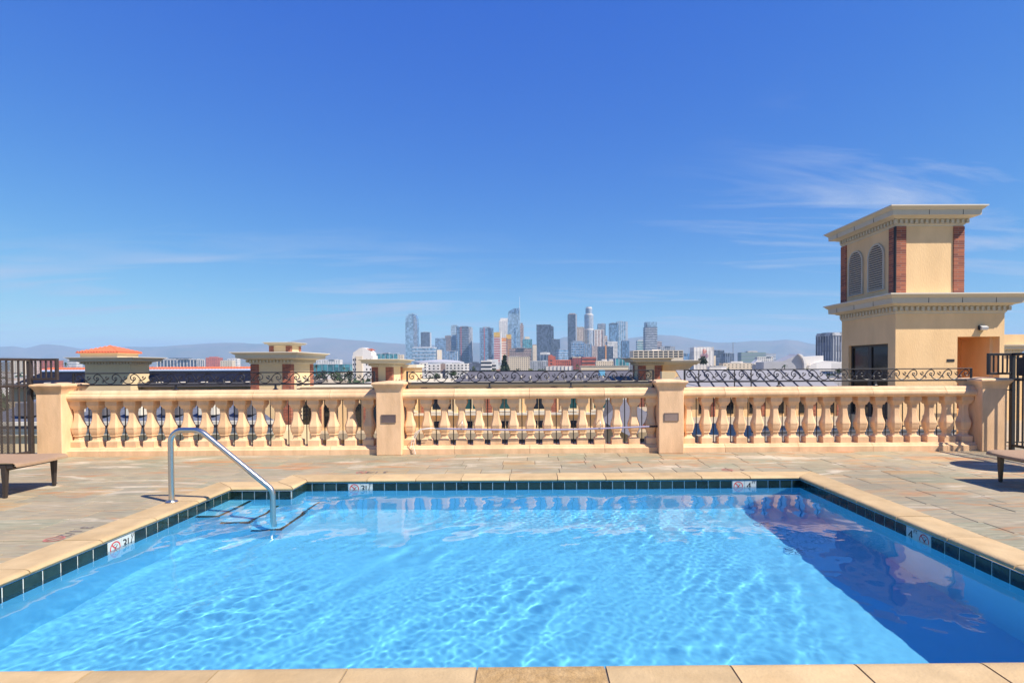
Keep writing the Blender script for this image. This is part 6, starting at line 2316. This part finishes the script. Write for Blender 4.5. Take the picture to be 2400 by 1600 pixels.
def conifer(label, px, ytop, Y, wpx):
    p = at(px, ytop, Y)
    u = Y / 1268
    h = p.z - GZ
    r = wpx * u / 2
    t = thing('conifer_tree', label, 'tree', (p.x, Y, GZ))
    MB().tube([(0, 0, -0.3), (0, 0, h * 0.97)], [r * 0.14, r * 0.02], 8).build('trunk', brown_wall, t)
    mb = MB()
    rn = random.Random(int(px) + 1)
    top = min(h, 60 * u)
    for k in range(26):
        f = k / 25
        z = h - top * f * 0.98
        rr = r * (0.12 + 0.9 * f ** 0.8) * rn.uniform(0.75, 1.15)
        for _ in range(3 + int(5 * f)):
            a = rn.uniform(0, 6.28)
            leaf_cloud(mb, rn, (math.cos(a) * rr * 0.6, math.sin(a) * rr * 0.6, z - rr * 0.15), rr * 0.5, rr * 0.5, top * 0.04, 26, r * 0.13)
    mb.build('crown', leaf_mats['dark'], t)


conifer('tall dark conifer standing up in front of the old cream hotel', 1183, 834, 420, 34)
broad_tree('lone dark bushy tree before the white sign block', 1650, 833, 330, 30, 'dark', 700)
broad_tree('lime green tree at the foot of the old cream hotel, right side', 1238, 860, 300, 34, 'lime')
broad_tree('small lime green tree left of the conifer', 1160, 864, 310, 20, 'lime')
broad_tree('green tree behind the scroll railing below the white apartments', 1024, 871, 260, 24, 'green')
broad_tree('dark green tree before the left end of the teal building', 752, 866, 300, 34, 'dark')
broad_tree('bushy green tree below the middle of the teal building', 790, 868, 290, 38, 'green')
broad_tree('dark tree next to the white gabled building', 816, 867, 300, 30, 'dark')
broad_tree('small bright tree peeking over the railing by the curved building', 1890, 862, 240, 18, 'lime')
broad_tree('palm-green tree at the right foot of the curved building', 1966, 862, 230, 20, 'green')
broad_tree('round tree seen past the long warehouse vents', 1300, 868, 240, 22, 'dark')

for px_, yt_, Y_, w_, k_, lab_ in (
        (1062, 865, 250, 26, 'green', 'green tree rising over the railing under the broad white apartments'), (1106, 863, 270, 30, 'dark', 'dark tree between the white apartments and the banded block'),
        (1136, 865, 260, 22, 'green', 'green tree at the foot of the banded white block'), (1208, 863, 280, 28, 'dark', 'dark tree just right of the conifer'),
        (1268, 862, 300, 26, 'green', 'green tree below the pale grey offices'), (1350, 864, 260, 24, 'green', 'green tree below the maroon block'),
        (1700, 862, 280, 30, 'green', 'green tree beneath the thin crane'), (1735, 864, 260, 26, 'dark', 'dark tree beneath the green-grey slab'),
        (1808, 862, 300, 28, 'green', 'green tree left of the zinc hall of the curved building'), (700, 866, 240, 20, 'dark', 'dark tree right of the lantern turret'),
        (500, 858, 420, 30, 'dark', 'dark tree below the red-brown block on the left'), (360, 856, 450, 26, 'green', 'green tree left of the blue finned slab')):
    broad_tree(lab_, px_, yt_, Y_, w_, k_)


def palm(label, px, ytop, Y):
    p = at(px, ytop, Y)
    h = p.z - GZ
    t = thing('palm_tree', label, 'tree', (p.x, Y, GZ))
    MB().tube([(0, 0, -0.3), (0.3, 0, h * 0.5), (0.1, 0, h - 1.0)], [0.3, 0.22, 0.18], 7).build('trunk', brown_wall, t)
    mb = MB()
    rn = random.Random(int(px))
    for k in range(22):
        a, e = rn.uniform(0, 6.28), rn.uniform(-0.6, 1.1)
        L = rn.uniform(1.8, 2.6)
        dx, dy = math.cos(a), math.sin(a)
        q = []
        for i in range(5):
            s_ = i / 4
            q.append(Vector((0.1 + dx * L * s_ * math.cos(e * (1 - s_ * 0.4)), dy * L * s_ * math.cos(e), h - 1.0 + L * s_ * math.sin(e) - 1.3 * s_ * s_)))
        for i in range(4):
            w_ = 0.32 * (1 - i / 4.5)
            sd = Vector((-dy, dx, 0)) * w_
            mb.add([q[i] - sd, q[i] + sd, q[i + 1] + sd * 0.7, q[i + 1] - sd * 0.7], [(0, 1, 2, 3)])
    mb.build('crown', leaf_mats['green'], t)


palm('thin palm rising before the teal building at left', 741, 853, 330)
palm('thin palm left of the white gabled building', 806, 858, 350)
palm('thin palm in front of the white apartment blocks', 1110, 856, 360)
palm('thin palm before the salmon red block', 1352, 852, 380)
palm('palm peeking up left of the curved white building', 1838, 852, 300)
palm('palm on the far left horizon beside the fence arm', 152, 848, 340)

# ------------------------------------------------------------------ haze
hb_ = MB().box(-19500, 19500, -400, 20800, GZ - 1.5, 660)
hm = bpy.data.materials.new('haze')
hm.use_nodes = True
hn = hm.node_tree.nodes
hn.clear()
ho = hn.new('ShaderNodeOutputMaterial')
pv = hn.new('ShaderNodeVolumePrincipled')
pv.inputs['Color'].default_value = (0.42, 0.66, 0.90, 1)
pv.inputs['Density'].default_value = 9.5e-5
pv.inputs['Anisotropy'].default_value = 0.0
hm.node_tree.links.new(pv.outputs[0], ho.inputs['Volume'])
haze = hb_.build('haze', hm)
tag(haze, 'thin pale haze over the city', 'haze', kind='stuff')
haze.display_type = 'WIRE'
